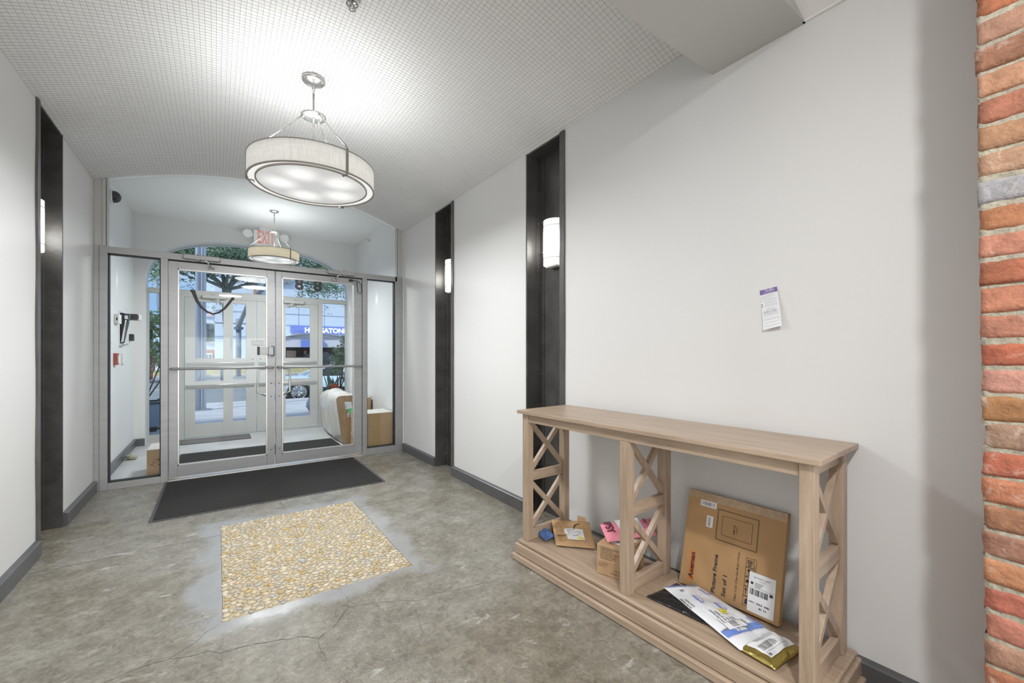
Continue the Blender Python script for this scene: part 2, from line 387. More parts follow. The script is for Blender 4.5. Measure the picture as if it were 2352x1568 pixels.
def barcode(mb, P, x0, x1, y0, y1, m, off=.0006, n=24, seed=1, nn=1):
    rs = random.Random(seed); x = x0; w_ = (x1 - x0) / n
    while x < x1:
        k = rs.choice((.4, .6, 1.1)) * w_
        put_rect(mb, P, x, min(x1, x + k), y0, y1, m, off, 1, nn); x += k + rs.choice((.4, .6, .9)) * w_
def frame_map(o, ex, ey, nrm):
    o, ex, ey, nrm = Vector(o), Vector(ex).normalized(), Vector(ey).normalized(), Vector(nrm).normalized()
    return lambda x, y, off=0: o + ex * x + ey * y + nrm * off
def rot_map(P, cx, cy, ang):
    c, s_ = math.cos(ang), math.sin(ang)
    return lambda x, y, off=0: P(cx + x * c - y * s_, cy + x * s_ + y * c, off)

# ================================================================== room shell
XL, SPR, SAG, YS, YF = -.89, 2.75, .29, 5.165, 7.40
XC, HALF = .53, 1.43
def xr(Y): return 1.942 + (5.17 - Y) * .005
RAD = (HALF * HALF + SAG * SAG) / (2 * SAG)
def vault(x, spring=SPR): return spring + math.sqrt(max(0, RAD * RAD - (x - XC) ** 2)) - (RAD - SAG)

m = MB(); m.box(-1.3, 3.2, -4.3, 2.325, -.12, 0); m.box(-1.3, 3.2, 3.62, 5.20, -.12, 0); m.box(-1.3, .024, 2.325, 3.62, -.12, 0); m.box(.926, 3.2, 2.325, 3.62, -.12, 0)
m.box(.024, .926, 2.325, 3.62, -.12, -.012)
def ribbon(pts, w0, seed, sub=5):
    rs = random.Random(seed); P = [Vector((*p, 0)) if len(p) == 2 else Vector(p) for p in pts]; Q = []
    for a, b in zip(P, P[1:]):
        for i in range(sub): Q.append(a.lerp(b, i / sub) + Vector((rs.uniform(-1, 1), rs.uniform(-1, 1), 0)) * (b - a).length * .035)
    Q.append(P[-1])
    L_, R_ = [], []
    for i, q in enumerate(Q):
        d = (Q[min(i + 1, len(Q) - 1)] - Q[max(0, i - 1)]).normalized(); nn = Vector((-d.y, d.x, 0)); k = w0 * .62 * rs.uniform(.3, 1.25) * min(1, 4 * (1 - i / len(Q)) + .15)
        L_.append(q + nn * k + Vector((0, 0, .0006))); R_.append(q - nn * k + Vector((0, 0, .0006)))
    n_ = len(Q); m.add(L_ + R_, [(i, n_ + i, n_ + i + 1, i + 1) for i in range(n_ - 1)], 1)
ribbon([fl(*p) for p in ((241, 1567), (324, 1531), (387, 1514), (440, 1506), (476, 1495), (506, 1500), (553, 1486), (610, 1474), (699, 1462), (731, 1466), (768, 1438), (799, 1395), (798, 1373), (775, 1349))], .0021, 1)
ribbon([fl(*p) for p in ((799, 1395), (843, 1387), (904, 1380), (965, 1378), (999, 1363), (1057, 1353), (1105, 1341), (1150, 1332))], .0016, 2)
ribbon([fl(*p) for p in ((387, 1514), (446, 1477), (473, 1451), (509, 1431))], .0014, 3)
ribbon([fl(*p) for p in ((644, 1150), (652, 1165), (658, 1176))], .0022, 4)
ribbon([fl(*p) for p in ((731, 1466), (732, 1482), (744, 1502), (752, 1530))], .0010, 5)
ribbon([fl(*p) for p in ((1062, 1225), (1090, 1200), (1130, 1175), (1160, 1165))], .0010, 6)
ribbon([fl(*p) for p in ((935, 1375), (955, 1395), (961, 1420), (985, 1480))], .0008, 8)
m.box(-.86, .022, 3.449, 3.452, 0, .0005, 1); m.box(.93, 1.45, 3.449, 3.4515, 0, .0005, 1)
floor_ = struct(m.build('floor', [FLOORM, CRACK]))

m = MB(); m.box(-1.3, 3.2, 5.20, 7.95, -.12, 0); struct(m.build('floor_vestibule', mat('vestibule_concrete', (.50, .50, .505), .42, var=.10, vscale=3, bump=.25, bscale=60)))
# walls (footprints with the column recesses left out)
COLS_R = [(2.165, 2.605), (3.80, 4.235)]; COL_L = (3.72, 4.262)
m = MB(); y = -4.2
for a, b in [*COLS_R, (5.17, 5.17)]:
    y0 = .19 if y < 0 else y
    m.prism([(xr(y0), y0), (2.5, y0), (2.5, a), (xr(a), a)], 0, 3.3); y = b
for a, b in COLS_R: m.box(2.115, 2.5, a, b, 0, 2.75); m.prism([(xr(a), a), (2.5, a), (2.5, b), (xr(b), b)], 2.752, 3.3)
m.prism([(1.935, 5.17), (2.5, 5.17), (2.5, 7.42), (1.935, 7.42)], 0, 3.3)
wall_right = struct(m.build('wall_right', WALL))
m = MB(); m.box(-1.3, XL, -4.2, COL_L[0], 0, 3.3); m.box(-1.3, XL, COL_L[1], 7.42, 0, 3.3); m.box(-1.3, -1.06, *COL_L, 0, 3.3); m.box(-1.06, XL, *COL_L, 2.765, 3.3)
wall_left = struct(m.build('wall_left', WALL))
m = MB(); m.box(-1.3, 3.2, -4.4, -4.2, 0, 3.3); struct(m.build('wall_back', WALL))
m = MB(); m.box(-.75, 1.45, -4.2, -4.16, .30, .35); m.box(-.75, 1.45, -4.2, -4.16, 2.35, 2.40); m.box(-.75, -.70, -4.2, -4.16, .35, 2.35); m.box(1.40, 1.45, -4.2, -4.16, .35, 2.35); m.box(.33, .37, -4.2, -4.16, .35, 2.35)
struct(m.build('fill_light_frame', ALU))  # invented unseen frame on the solid wall, housing the added fill light
m = MB(); m.box(2.5, 2.7, -4.2, .19, 0, 3.3); struct(m.build('wall_foyer_side', WALL))
# street wall with the arched opening
AC, AH, AS, AR, AN = .53, 1.309, 2.15, .70, 2.6
def arch(x): k = min(1, abs(x - AC) / AH); return AS + AR * (1 - k ** AN) ** (1 / AN)
xs = [AC - AH * math.cos(PI * i / 48) for i in range(49)]
m = MB(); m.box(-9, AC - AH, YF, 7.72, -.7, 6.5); m.box(AC + AH, 11, YF, 7.72, -.7, 6.5)
for a, b in zip(xs, xs[1:]): m.add([(a, YF, arch(a)), (b, YF, arch(b)), (b, 7.72, arch(b)), (a, 7.72, arch(a)), (a, YF, 6.5), (b, YF, 6.5), (b, 7.72, 6.5), (a, 7.72, 6.5)],
      [(0, 3, 2, 1), (4, 5, 6, 7), (0, 1, 5, 4), (2, 3, 7, 6)])
m.box(AC - AH, AC + AH, YF, 7.72, -.7, -.12)
struct(m.build('wall_street', WALL))
# ceilings
m = MB(); N = 40; Xs = [XC - HALF + 2 * HALF * i / N for i in range(N + 1)]
def strip(y0, y1, sp, t=.05):
    n_ = 121; X_ = [XC - HALF + 2 * HALF * i / (n_ - 1) for i in range(n_)]
    m.add([(a, y_, vault(a, sp)) for y_ in (y0, y1) for a in X_], [(i, n_ + i, n_ + i + 1, i + 1) for i in range(n_ - 1)], 0, None, True)
    m.add([(a, y_, vault(a, sp) + t) for y_ in (y0, y1) for a in X_], [(i, i + 1, n_ + i + 1, n_ + i) for i in range(n_ - 1)], 0, None, True)
    for y_ in (y0, y1): m.add([(a, y_, vault(a, sp) + k) for k in (0, t) for a in X_], [(i, i + 1, n_ + i + 1, n_ + i) for i in range(n_ - 1)])
strip(1.1, 5.27, SPR + .012)
struct(m.build('ceiling', CEILM))
m = MB(); strip(-4.2, .73, 2.565); m.box(1.95, 2.7, -4.2, .73, 2.565, 2.7); struct(m.build('ceiling_foyer', CEILM))
m = MB(); m.box(-1.3, 2.5, YS + .1, YF + .02, 3.07, 3.2); struct(m.build('ceiling_vestibule', CEILM))
m = MB(); m.box(-1.3, 3.2, -4.4, 7.42, 3.3, 3.4); struct(m.build('roof_slab', CEILM))
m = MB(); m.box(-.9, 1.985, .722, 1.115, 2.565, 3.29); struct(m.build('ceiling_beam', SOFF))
m = MB()                                                            # spandrel over the lobby screen, seen from the vestibule
for a, b in zip(Xs, Xs[1:]): m.add([(a, 5.22, vault(a) + .015), (b, 5.22, vault(b) + .015), (b, 5.30, vault(b) + .015), (a, 5.30, vault(a) + .015), (a, 5.22, 3.29), (b, 5.22, 3.29), (b, 5.30, 3.29), (a, 5.30, 3.29)],
      [(0, 3, 2, 1), (4, 5, 6, 7), (0, 1, 5, 4), (2, 3, 7, 6)])
struct(m.build('wall_spandrel', WALL))
# wire mesh under the vault
m = MB(); P_ = .0254; wr = .00092
n = int(2.83 / P_)
for i in range(n + 1):
    x = -.888 + i * P_
    if x > xr(3) - .002: break
    z = vault(x) - .001; jy = random.uniform(-.01, .01)
    m.tube([(x, 1.12, z), (x + random.uniform(-.002, .002), 2.2, z + random.uniform(-.004, .002)), (x + random.uniform(-.002, .002), 3.5, z + random.uniform(-.004, .002)), (x, 5.17, z)], wr, 4)
k = int((5.165 - 1.12) / P_)
for j in range(k + 1):
    y = 1.125 + j * P_; x1 = xr(y) - .002
    m.tube([(-.888 + (x1 + .888) * i / 22, y + random.uniform(-.0012, .0012), vault(-.888 + (x1 + .888) * i / 22) - .003 + random.uniform(-.002, .002)) for i in range(23)], wr, 4, caps=False)
tag(m.build('wire_mesh', WIRE), 'grey square wire mesh stretched under the white vaulted lobby ceiling', 'wire mesh')

# baseboards
def bb(name, segs, h=.098, t=.026):
    m = MB()
    for (x0, y0), (x1, y1) in segs:
        d = Vector((x1 - x0, y1 - y0, 0)); L_ = d.length; d.normalize(); nn = Vector((-d.y, d.x, 0))      # nn points into the room
        A = Vector((x0, y0, 0)); B = Vector((x1, y1, 0)); pr_ = [(0, 0), (t, 0), (t, h - .012), (t - .006, h - .006), (0, h)]
        vs_ = [A + nn * q + Vector((0, 0, z)) for q, z in pr_] + [B + nn * q + Vector((0, 0, z)) for q, z in pr_]
        m.add(vs_, [(0, 1, 2, 3, 4), (9, 8, 7, 6, 5)] + [(i, 5 + i, 5 + (i + 1) % 5, (i + 1) % 5) for i in range(5)])
    return struct(m.build(name, BASE))
bb('baseboard_left', [((XL, 5.165), (XL, COL_L[1])), ((XL, COL_L[0]), (XL, -4.2))])
bb('baseboard_right', [((xr(.2), .2), (xr(COLS_R[0][0]), COLS_R[0][0])), ((xr(COLS_R[0][1]), COLS_R[0][1]), (xr(3.8), 3.8)), ((xr(4.235), 4.235), (xr(5.14), 5.14))])
bb('baseboard_vestibule', [((AC - AH, YF), (XL, YF)), ((XL, YF), (XL, 5.3))])

# ================================================================== brick pillar
def brick_pillar():
    X0, rows, rh = 1.57, 43, .0672
    root = empty('brick_pillar', (X0 + .2, -.3, 0), 0, 'old red brick pillar with sandy mortar joints at the right edge', 'pillar')
    m = MB(); m.box(X0 + .02, 2.02, -1.2, .165, 0, 3.0)
    for r in range(rows):                                  # ragged mortar joints, almost flush
        za, zb = r * rh - .025 - .010, r * rh - .025 + .010; ye = .1855 + .017 * (za - .4) / 1.7; vs_ = []; fs = []; ny = 40
        for i in range(ny + 1):
            for j in range(5):
                y = -.25 + (ye - (-.25)) * i / ny; z = za + (zb - za) * j / 4; q = Vector((r * 1.7, y * 30, z * 40)); k = noise.noise(q) + .5 * noise.noise(q * 2.7)
                if i == ny: y += k * .003
                vs_.append((X0 + .0048 + k * .0020, y, z))
        for i in range(ny):
            for j in range(4): a = i * 5 + j; fs.append((a, a + 1, a + 6, a + 5))
        b0 = len(vs_); vs_ += [(X0 + .42, vs_[ny * 5 + j][1], vs_[ny * 5 + j][2]) for j in range(5)]
        for j in range(4): fs.append((ny * 5 + j, ny * 5 + j + 1, b0 + j + 1, b0 + j))
        m.add(vs_, fs, 0, None, True)
    mo = m.build('mortar_core', MORTAR)
    m = MB(); rs = random.Random(3)
    reds = [(.37, .140, .080), (.40, .175, .110), (.34, .120, .068), (.385, .19, .13), (.42, .24, .165), (.36, .148, .092)]
    for r in range(rows):
        z0 = max(0, r * rh - .025 + rs.uniform(-.0015, .0015) + .0038); z1 = (r + 1) * rh - .025 - .0038 + rs.uniform(-.0015, .0015)
        zc = (z0 + z1) / 2; ye = .186 + .017 * (zc - .4) / 1.7 + rs.uniform(-.003, .003)
        L_ = .205 if r % 2 else .098; y1 = ye
        while y1 > -1.15:
            y0 = y1 - L_; L_ = .205
            t = rs.choice(reds); t = tuple(c * rs.uniform(.8, 1.15) for c in t)
            if r == 24: t = (.33, .32, .33)
            dx = rs.uniform(-.003, .002); tilt = rs.uniform(-.002, .002)
            ny, nz_ = (14, 8) if y1 > -.1 else (3, 2); vs_ = []; fs = []
            corner = y1 == ye
            for i in range(ny + 1):
                for j in range(nz_ + 1):
                    y = y0 + .008 + (y1 - y0 - (.008 if corner else .008)) * i / ny; z = z0 + (z1 - z0) * j / nz_ + tilt * (i / ny - .5) * 2
                    e = min(min(j, nz_ - j) / nz_ * 2 * 4, (ny - i) * 1.2 + .0, 1.)
                    q = Vector((r * 3.1, y * 16, z * 16)); n1 = noise.noise(q); n2 = noise.noise(q * 3.3)
                    x = X0 + dx + (.0035 if e < .5 else 0) - .003 * n1 - .002 * n2 + (1 - min(1, e)) * .003
                    if j in (0, nz_): z += n2 * .0022
                    if corner and i == ny: y += n1 * .003 + n2 * .0015
                    vs_.append((x, y, z))
            w_ = nz_ + 1
            for i in range(ny):
                for j in range(nz_): a = i * w_ + j; fs.append((a, a + 1, a + w_ + 1, a + w_))
            # sides going back into the wall
            ring = [i * w_ for i in range(ny + 1)] + [ny * w_ + j for j in range(1, w_)] + [i * w_ + nz_ for i in range(ny - 1, -1, -1)] + [j for j in range(nz_ - 1, 0, -1)]
            b0 = len(vs_)
            for q in ring: v = vs_[q]; vs_.append((X0 + (.44 if corner and v[1] > y1 - .02 else .10), v[1], v[2]))
            for i in range(len(ring)): fs.append((ring[i], ring[(i + 1) % len(ring)], b0 + (i + 1) % len(ring), b0 + i))
            m.add(vs_, fs, 0, t, True); y1 = y0
    kids(root, mo, m.build('brickwork', BRICKM))
    tag(root, kind='structure')
brick_pillar()

# ================================================================== steel columns and sconces
def steel_column(xw, sx, y0, y1, top, label, depth=.14, wavy=False):
    root = empty('steel_column', (xw + sx * depth / 2, (y0 + y1) / 2, 0), 0, label, 'column', 'riveted steel columns set in the lobby walls')
    X = lambda d: xw + sx * d
    def bx(mb, d0, d1, *a): x0, x1 = sorted((X(d0), X(d1))); mb.box(x0, x1, *a)
    m = MB(); bx(m, depth - .012, depth, y0 + .004, y1 - .002, 0, top); web = m.build('web', STEEL)
    m = MB(); bx(m, -.004, depth - .013, y1 - .016, y1 - .002, 0, top); f1 = m.build('flange', STEEL, bevel=.002)
    m = MB()
    n_ = 24
    for i in range(n_):                                     # hand-worn, slightly wavy near flange
        za, zb = top * i / n_, top * (i + 1) / n_
        wa = .004 * math.sin(i * .9) * (1.6 if wavy else .35); wb_ = .004 * math.sin((i + 1) * .9) * (1.6 if wavy else .35)
        xs_ = sorted((X(-.012), X(.03)))
        m.add([(xs_[0], y0 - .005 + wa, za), (xs_[1], y0 - .005 + wa, za), (xs_[1], y0 + .040, za), (xs_[0], y0 + .040, za), (xs_[0], y0 - .005 + wb_, zb), (xs_[1], y0 - .005 + wb_, zb), (xs_[1], y0 + .040, zb), (xs_[0], y0 + .040, zb)],
              [(0, 1, 5, 4), (1, 2, 6, 5), (2, 3, 7, 6), (3, 0, 4, 7)])
    bx(m, .0, depth - .013, y0 + .002, y0 + .014, 0, top)
    f2 = m.build('flange', STEELF)
    m = MB(); bx(m, depth - .055, depth - .0125, y1 - .022, y1 - .0165, 0, top - .01); bx(m, depth - .018, depth - .0125, y1 - .07, y1 - .022, 0, top - .01); ang = m.build('angle_iron', STEEL, bevel=.001)
    m = MB(); bx(m, 0, depth - .013, y0 + .015, y1 - .017, top - .012, top); cap = m.build('top_plate', STEEL)
    obs = [web, f1, f2, ang, cap]
    z = .12
    m = MB()
    while z < top - .1:
        m.sphere((X(depth - .034), y1 - .023, z), .0075, 8); m.sphere((X(depth - .019), y1 - .048, z + .004), .0075, 8); z += .235
    obs.append(tag(m.build('rivets', STEELF), kind='stuff'))
    kids(root, *obs)
    return root
def glow(name, strength, base=(.9, .9, .87)):
    m, n, p = nodes_of(name)
    p.inputs['Base Color'].default_value = (*base, 1); p.inputs['Roughness'].default_value = .3
    p.inputs['Emission Color'].default_value = (1, .975, .93, 1)
    c = n.nodes.new('ShaderNodeTexCoord'); s_ = n.nodes.new('ShaderNodeSeparateXYZ'); n.links.new(c.outputs['Object'], s_.inputs[0])
    r = n.nodes.new('ShaderNodeMapRange'); r.inputs[1].default_value = .112; r.inputs[2].default_value = 0; r.inputs[3].default_value = strength * .05; r.inputs[4].default_value = strength
    a = n.nodes.new('ShaderNodeMath'); a.operation = 'ABSOLUTE'; n.links.new(s_.outputs[2], a.inputs[0]); n.links.new(a.outputs[0], r.inputs[0])
    n.links.new(r.outputs[0], p.inputs['Emission Strength']); return m
SCGL = glow('sconce_glass', 9.0)
def sconce(x, y, z, sx, label):
    """half-drum glass on a back plate; built round its own centre so the bulb's glow sits mid-height"""
    root = empty('wall_sconce', (x, y, z), 0 if sx > 0 else PI, label, 'wall light', 'half-drum sconces mounted inside the steel columns')
    rr, hh = .093, .165; n_ = 20
    m = MB(); arc_ = [(-rr * math.sin(PI * i / n_), -rr * math.cos(PI * i / n_)) for i in range(n_ + 1)]
    vs_ = [(a - .012, b, -hh) for a, b in arc_] + [(a - .012, b, hh) for a, b in arc_]
    m.add(vs_, [(i, i + n_ + 1, i + n_ + 2, i + 1) for i in range(n_)], 0, None, True)
    m.add([(a - .012, b, -hh) for a, b in arc_], [tuple(range(n_ + 1))]); m.add([(a - .012, b, hh) for a, b in arc_], [tuple(range(n_ + 1))[::-1]])
    g = m.build('glass_shade', SCGL); g.parent = root
    m = MB(); m.box(-.012, 0, -.088, .088, -hh - .006, hh + .006); p_ = m.build('back_plate', WHITEP); p_.parent = root
    for zz in (.118, .085, -.085, -.118):
        m = MB(); m.tube([(a * 1.012 - .012, b * 1.012, zz) for a, b in arc_], .0016, 6); b_ = m.build('band', NICKD); b_.parent = root
    m = MB(); m.box(-.06, -.012, -.06, .06, -hh - .014, -hh - .002); q = m.build('bottom_plate', WHITEP, bevel=.002); q.parent = root
    return root
steel_column(xr(2.4), 1, *COLS_R[0], 2.75, 'dark riveted steel column behind the end of the oak console table')
steel_column(xr(4.0), 1, *COLS_R[1], 2.75, 'dark riveted steel column on the right wall nearest the glass doors')
steel_column(XL, -1, *COL_L, 2.762, 'dark wavy-edged steel column in the left wall', wavy=True)
sconce(xr(2.4) + .128, 2.39, 2.04, 1, 'lit half-drum sconce in the column behind the console table')
sconce(xr(4.0) + .128, 4.02, 2.04, 1, 'lit half-drum sconce in the right-hand column nearest the doors')
sconce(XL - .128, 3.975, 2.045, -1, 'lit half-drum sconce half hidden in the left wall column')

# ================================================================== pendants
def shade_mat(name, col, es):
    m, n, p = nodes_of(name)
    c = n.nodes.new('ShaderNodeTexCoord'); 
    def wv(st):
        q = n.nodes.new('ShaderNodeMapping'); q.inputs['Scale'].default_value = st; n.links.new(c.outputs['Object'], q.inputs['Vector'])
        t = n.nodes.new('ShaderNodeTexNoise'); t.inputs['Scale'].default_value = 1; t.inputs['Detail'].default_value = 3; n.links.new(q.outputs[0], t.inputs['Vector']); return t.outputs['Fac']
    a = n.nodes.new('ShaderNodeMath'); a.operation = 'ADD'; n.links.new(wv((9, 9, 420)), a.inputs[0]); n.links.new(wv((260, 260, 12)), a.inputs[1])
    r = n.nodes.new('ShaderNodeValToRGB'); r.color_ramp.elements[0].position = .38; r.color_ramp.elements[1].position = .56
    h = n.nodes.new('ShaderNodeMath'); h.operation = 'MULTIPLY'; h.inputs[1].default_value = .5; n.links.new(a.outputs[0], h.inputs[0]); n.links.new(h.outputs[0], r.inputs[0])
    r.color_ramp.elements[0].color = (*[x * .82 for x in col], 1); r.color_ramp.elements[1].color = (*col, 1)
    n.links.new(r.outputs[0], p.inputs['Base Color']); n.links.new(r.outputs[0], p.inputs['Emission Color']); p.inputs['Emission Strength'].default_value = es
    p.inputs['Roughness'].default_value = .8; return m
def diffuser_mat(name, rad, base, spot):
    m, n, p = nodes_of(name); c = n.nodes.new('ShaderNodeTexCoord'); acc = None
    for i in range(5):
        t = 2 * PI * i / 5 + .4; v = n.nodes.new('ShaderNodeVectorMath'); v.operation = 'DISTANCE'; n.links.new(c.outputs['Object'], v.inputs[0]); v.inputs[1].default_value = (rad * .52 * math.cos(t), rad * .52 * math.sin(t), 0)
        r = n.nodes.new('ShaderNodeMapRange'); r.interpolation_type = 'SMOOTHSTEP'; r.inputs[1].default_value = 0; r.inputs[2].default_value = rad * .40; r.inputs[3].default_value = 1; r.inputs[4].default_value = 0
        n.links.new(v.outputs['Value'], r.inputs[0])
        if acc is None: acc = r.outputs[0]
        else: a = n.nodes.new('ShaderNodeMath'); a.operation = 'ADD'; n.links.new(acc, a.inputs[0]); n.links.new(r.outputs[0], a.inputs[1]); acc = a.outputs[0]
    e = n.nodes.new('ShaderNodeMath'); e.operation = 'MULTIPLY_ADD'; n.links.new(acc, e.inputs[0]); e.inputs[1].default_value = spot; e.inputs[2].default_value = base
    n.links.new(e.outputs[0], p.inputs['Emission Strength']); p.inputs['Emission Color'].default_value = (1, .99, .965, 1); p.inputs['Base Color'].default_value = (.06, .06, .06, 1); return m
def pendant(xy, zc, zb, rad, hs, az, label, shm, dfm):
    root = empty('drum_pendant', (xy[0], xy[1], zb), 0, label, 'pendant light', 'round linen drum pendants with brushed nickel straps')
    H = zc - zb; hub = H * .655 if rad > .35 else 2.79 - zb; out = []
    def P(o): o.parent = root; return o
    m = MB(); m.lathe([(0, H - .028), (rad * .06, H - .026), (rad * .17, H - .014), (rad * .19, H - .004), (rad * .19, H + .004), (0, H + .004)], n=36); P(m.build('canopy', NICKEL))
    m = MB(); m.tube([(0, 0, H - .02), (0, 0, H - .05)], .006); m.sphere((0, 0, H - .055), .011, 10); m.sphere((0, 0, H - .085), .010, 10); m.tube([(0, 0, H - .055), (0, 0, H - .09)], .005); m.tube([(0, 0, H - .09), (0, 0, .06)], .0065 * rad / .38, 12); P(m.build('stem', NICKEL))
    m = MB(); m.lathe([(0, hub - .012), (rad * .12, hub - .010), (rad * .20, hub - .002), (rad * .205, hub + .008), (rad * .18, hub + .012), (0, hub + .016)], n=36); P(m.build('hub_plate', NICKEL))
    # shade: outer and inner cloth
    m = MB(); m.lathe([(rad, .0), (rad, hs), (rad - .004, hs), (rad - .004, 0)], n=96, closed=True); P(m.build('shade', shm))
    ring = lambda r, z, w_=.004, h_=.004: [(r - w_, z - h_), (r + .0015, z - h_), (r + .0015, z + h_), (r - w_, z + h_)]
    m = MB(); m.lathe(ring(rad + .001, hs, .007, .003), n=96, closed=True); P(m.build('top_rim', NICKD))
    m = MB(); m.lathe(ring(rad + .001, 0, .008, .0035), n=96, closed=True); P(m.build('bottom_rim', NICKD))
    m = MB(); m.lathe(ring(rad * .88, .004, .007, .005), n=96, closed=True); P(m.build('inner_ring', NICKD))
    m = MB(); m.lathe([(rad * .87, .010), (rad * .992, .006)], n=96); P(m.build('lower_trim', dfm[1]))
    m = MB(); m.lathe([(rad * .872, .004), (rad * .6, .000), (rad * .3, -.002), (.001, -.003)], n=96); m.build('diffuser', dfm[0], root)
    for k in range(3):
        a = az + 2 * PI * k / 3; c, s_ = math.cos(a), math.sin(a); q = lambda r, z: (r * c, r * s_, z)
        t = Vector((-s_, c, 0)) * .0085 * (rad / .38)
        m = MB(); m.tube([q(rad * .18, hub - .004), q(rad * .98, hs + .03)], .0048, 10); m.sphere(q(rad * .165, hub - .006), .010, 8); P(m.build('rod', NICKEL))
        m = MB(); pts = [(rad * .98, hs + .034), (rad + .007, hs + .012), (rad + .007, -.008), (rad + .004, -.014), (rad * .9, -.014)]
        vs_ = []
        for r_, z_ in pts:
            b = Vector(q(r_, z_)); vs_ += [b - t, b + t]
        for r_, z_ in [(rad * .975, hs + .03), (rad + .0035, hs + .01), (rad + .0035, -.004), (rad, -.010), (rad * .9, -.010)]:
            b = Vector(q(r_, z_)); vs_ += [b - t, b + t]
        fs = []
        for i in range(4):
            a0 = 2 * i; fs += [(a0, a0 + 2, a0 + 3, a0 + 1), (10 + a0, 11 + a0, 13 + a0, 12 + a0), (a0, 10 + a0, 12 + a0, a0 + 2), (a0 + 1, a0 + 3, 13 + a0, 11 + a0)]
        m.add(vs_, fs); st = P(m.build('strap', NICKD))
        m = MB(); m.sphere(q(rad * .89, -.018), .0075, 10); kb = m.build('knob', CHROME); kb.parent = st
    return root
SH1 = shade_mat('linen_shade_lobby', (.72, .71, .67), .25); SH2 = shade_mat('linen_shade_vestibule', (.74, .63, .46), .30)
TR1 = mat('lamp_trim_acrylic', (.8, .8, .78), .4, emit=(1, .99, .96), es=.32)
D1 = diffuser_mat('diffuser_lobby', .381, .30, .26); D2 = diffuser_mat('diffuser_vestibule', .29, .32, .24)
pendant(LAMP1, 3.036, 2.33, .381, .135, R(-71), 'large drum pendant nearest the camera with cream shade and glowing disc', SH1, (D1, TR1))
pendant(LAMP2, 3.07, 2.43, .29, .115, R(-58), 'smaller tan drum pendant beyond the glass in the vestibule', SH2, (D2, TR1))
# ceiling fixtures of the foyer behind the camera
for x, y, r_ in ((*LAMP3, .17), (.3, -2.9, .28)):
    m = MB(); m.lathe([(0, 2.75), (r_, 2.75), (r_ + .01, 2.76), (r_ + .01, vault(x, 2.565) + .01), (0, vault(x, 2.565) + .01)], n=32)
    tag(m.build('ceiling_disc_light', WHITEP), '%s round white disc ceiling light in the foyer' % ('small' if r_ < .2 else 'large'), 'ceiling light')

# sprinklers
m = MB(); zt = vault(.576); C_ = (.576, 2.265, zt)
root = empty('ceiling_sprinkler', C_, 0, 'chrome sprinkler head in a round white cup on the mesh ceiling', 'sprinkler')
m.lathe([(.030, -.012), (.036, -.015), (.040, -.010), (.040, .0), (.030, .0)], n=28, closed=True); e_ = m.build('escutcheon', WHITEP); e_.parent = root
m = MB(); m.lathe([(.0, -.003), (.030, -.003), (.030, -.012)], n=24); e_ = m.build('cup', CHROME); e_.parent = root
m = MB(); m.tube([(0, 0, 0), (0, 0, -.022)], .006, 8); m.tube([(-.010, 0, -.02), (-.010, 0, -.036)], .002, 6); m.tube([(.010, 0, -.02), (.010, 0, -.036)], .002, 6); m.lathe([(0, -.037), (.016, -.037), (.018, -.040), (0, -.041)], n=16); e_ = m.build('deflector', CHROME); e_.parent = root
root = empty('sidewall_sprinkler', (1.935, 6.597, 2.972), 0, 'small chrome sidewall sprinkler high on the vestibule right wall', 'sprinkler')
m = MB(); m.lathe([(0, -.006), (.026, -.006), (.028, 0), (0, 0)], n=20, axis='X'); e_ = m.build('escutcheon', CHROME); e_.parent = root
m = MB(); m.tube([(0, 0, 0), (-.045, 0, 0)], .006, 8); m.box(-.05, -.045, -.014, .014, -.012, .012); e_ = m.build('nozzle', CHROME); e_.parent = root

# ================================================================== lobby glass screen and doors
def gasket(mb, x0, x1, z0, z1, y0, y1, t=.008, m_=0):
    mb.box(x0, x0 + t, y0, y1, z0, z1, m_); mb.box(x1 - t, x1, y0, y1, z0, z1, m_); mb.box(x0, x1, y0, y1, z0, z0 + t, m_); mb.box(x0, x1, y0, y1, z1 - t, z1, m_)
Y0, Y1 = YS, YS + .10
scr = empty('window_1', (.53, YS, 0), kind='structure')
m = MB()
m.box(-.889, -.853, Y0 + .008, Y1, 0, 2.181); m.box(-.851, -.797, Y0, Y1, 0, 2.181)           # left filler and jamb
m.box(-.797, 1.856, Y0, Y1, 2.122, 2.181)                                                       # header
m.box(-.797, -.431, Y0, Y1, 0, .062); m.box(1.485, 1.834, Y0, Y1, 0, .078)
m.box(-.431, -.377, Y0, Y1, 0, 2.122); m.box(1.432, 1.485, Y0, Y1, 0, 2.122); m.box(1.834, 1.892, Y0, Y1, 0, 2.181); m.box(1.894, 1.938, Y0 + .008, Y1, 0, 2.181)
fr = m.build('frame', ALU, bevel=.0015)
m = MB(); gasket(m, -.797, -.431, .062, 2.122, Y0 + .014, Y1 - .02); gasket(m, 1.485, 1.834, .078, 2.122, Y0 + .014, Y1 - .02)
m.box(-.377, 1.432, Y0 + .055, Y1 - .01, 2.112, 2.1225)
gk = m.build('gasket', ALUD)
m = MB(); m.box(-.377, 1.432, Y0 - .012, Y1 + .02, 0, .012); th_ = m.build('threshold', ALUL, bevel=.003)
m = MB(); m.box(-.79, -.436, Y0 + .045, Y0 + .051, .068, 2.116); p1 = m.build('glass_pane', GLASS)
m = MB(); m.box(1.49, 1.83, Y0 + .045, Y0 + .051, .084, 2.116); p2 = m.build('glass_pane', GLASS)
m = MB(); pts = [(1.862, 2.181), (1.862, vault(1.862) + .01)] + [(x, vault(x) + .01) for x in Xs[::-1] if -.79 < x < 1.85] + [(-.80, vault(-.80) + .01), (-.80, 2.181)]
m.prismy([(a, b) for a, b in pts][::-1], Y0 + .045, Y0 + .053); p3 = m.build('transom_glass', GLASS)
kids(scr, fr, gk, th_, p1, p2, p3)
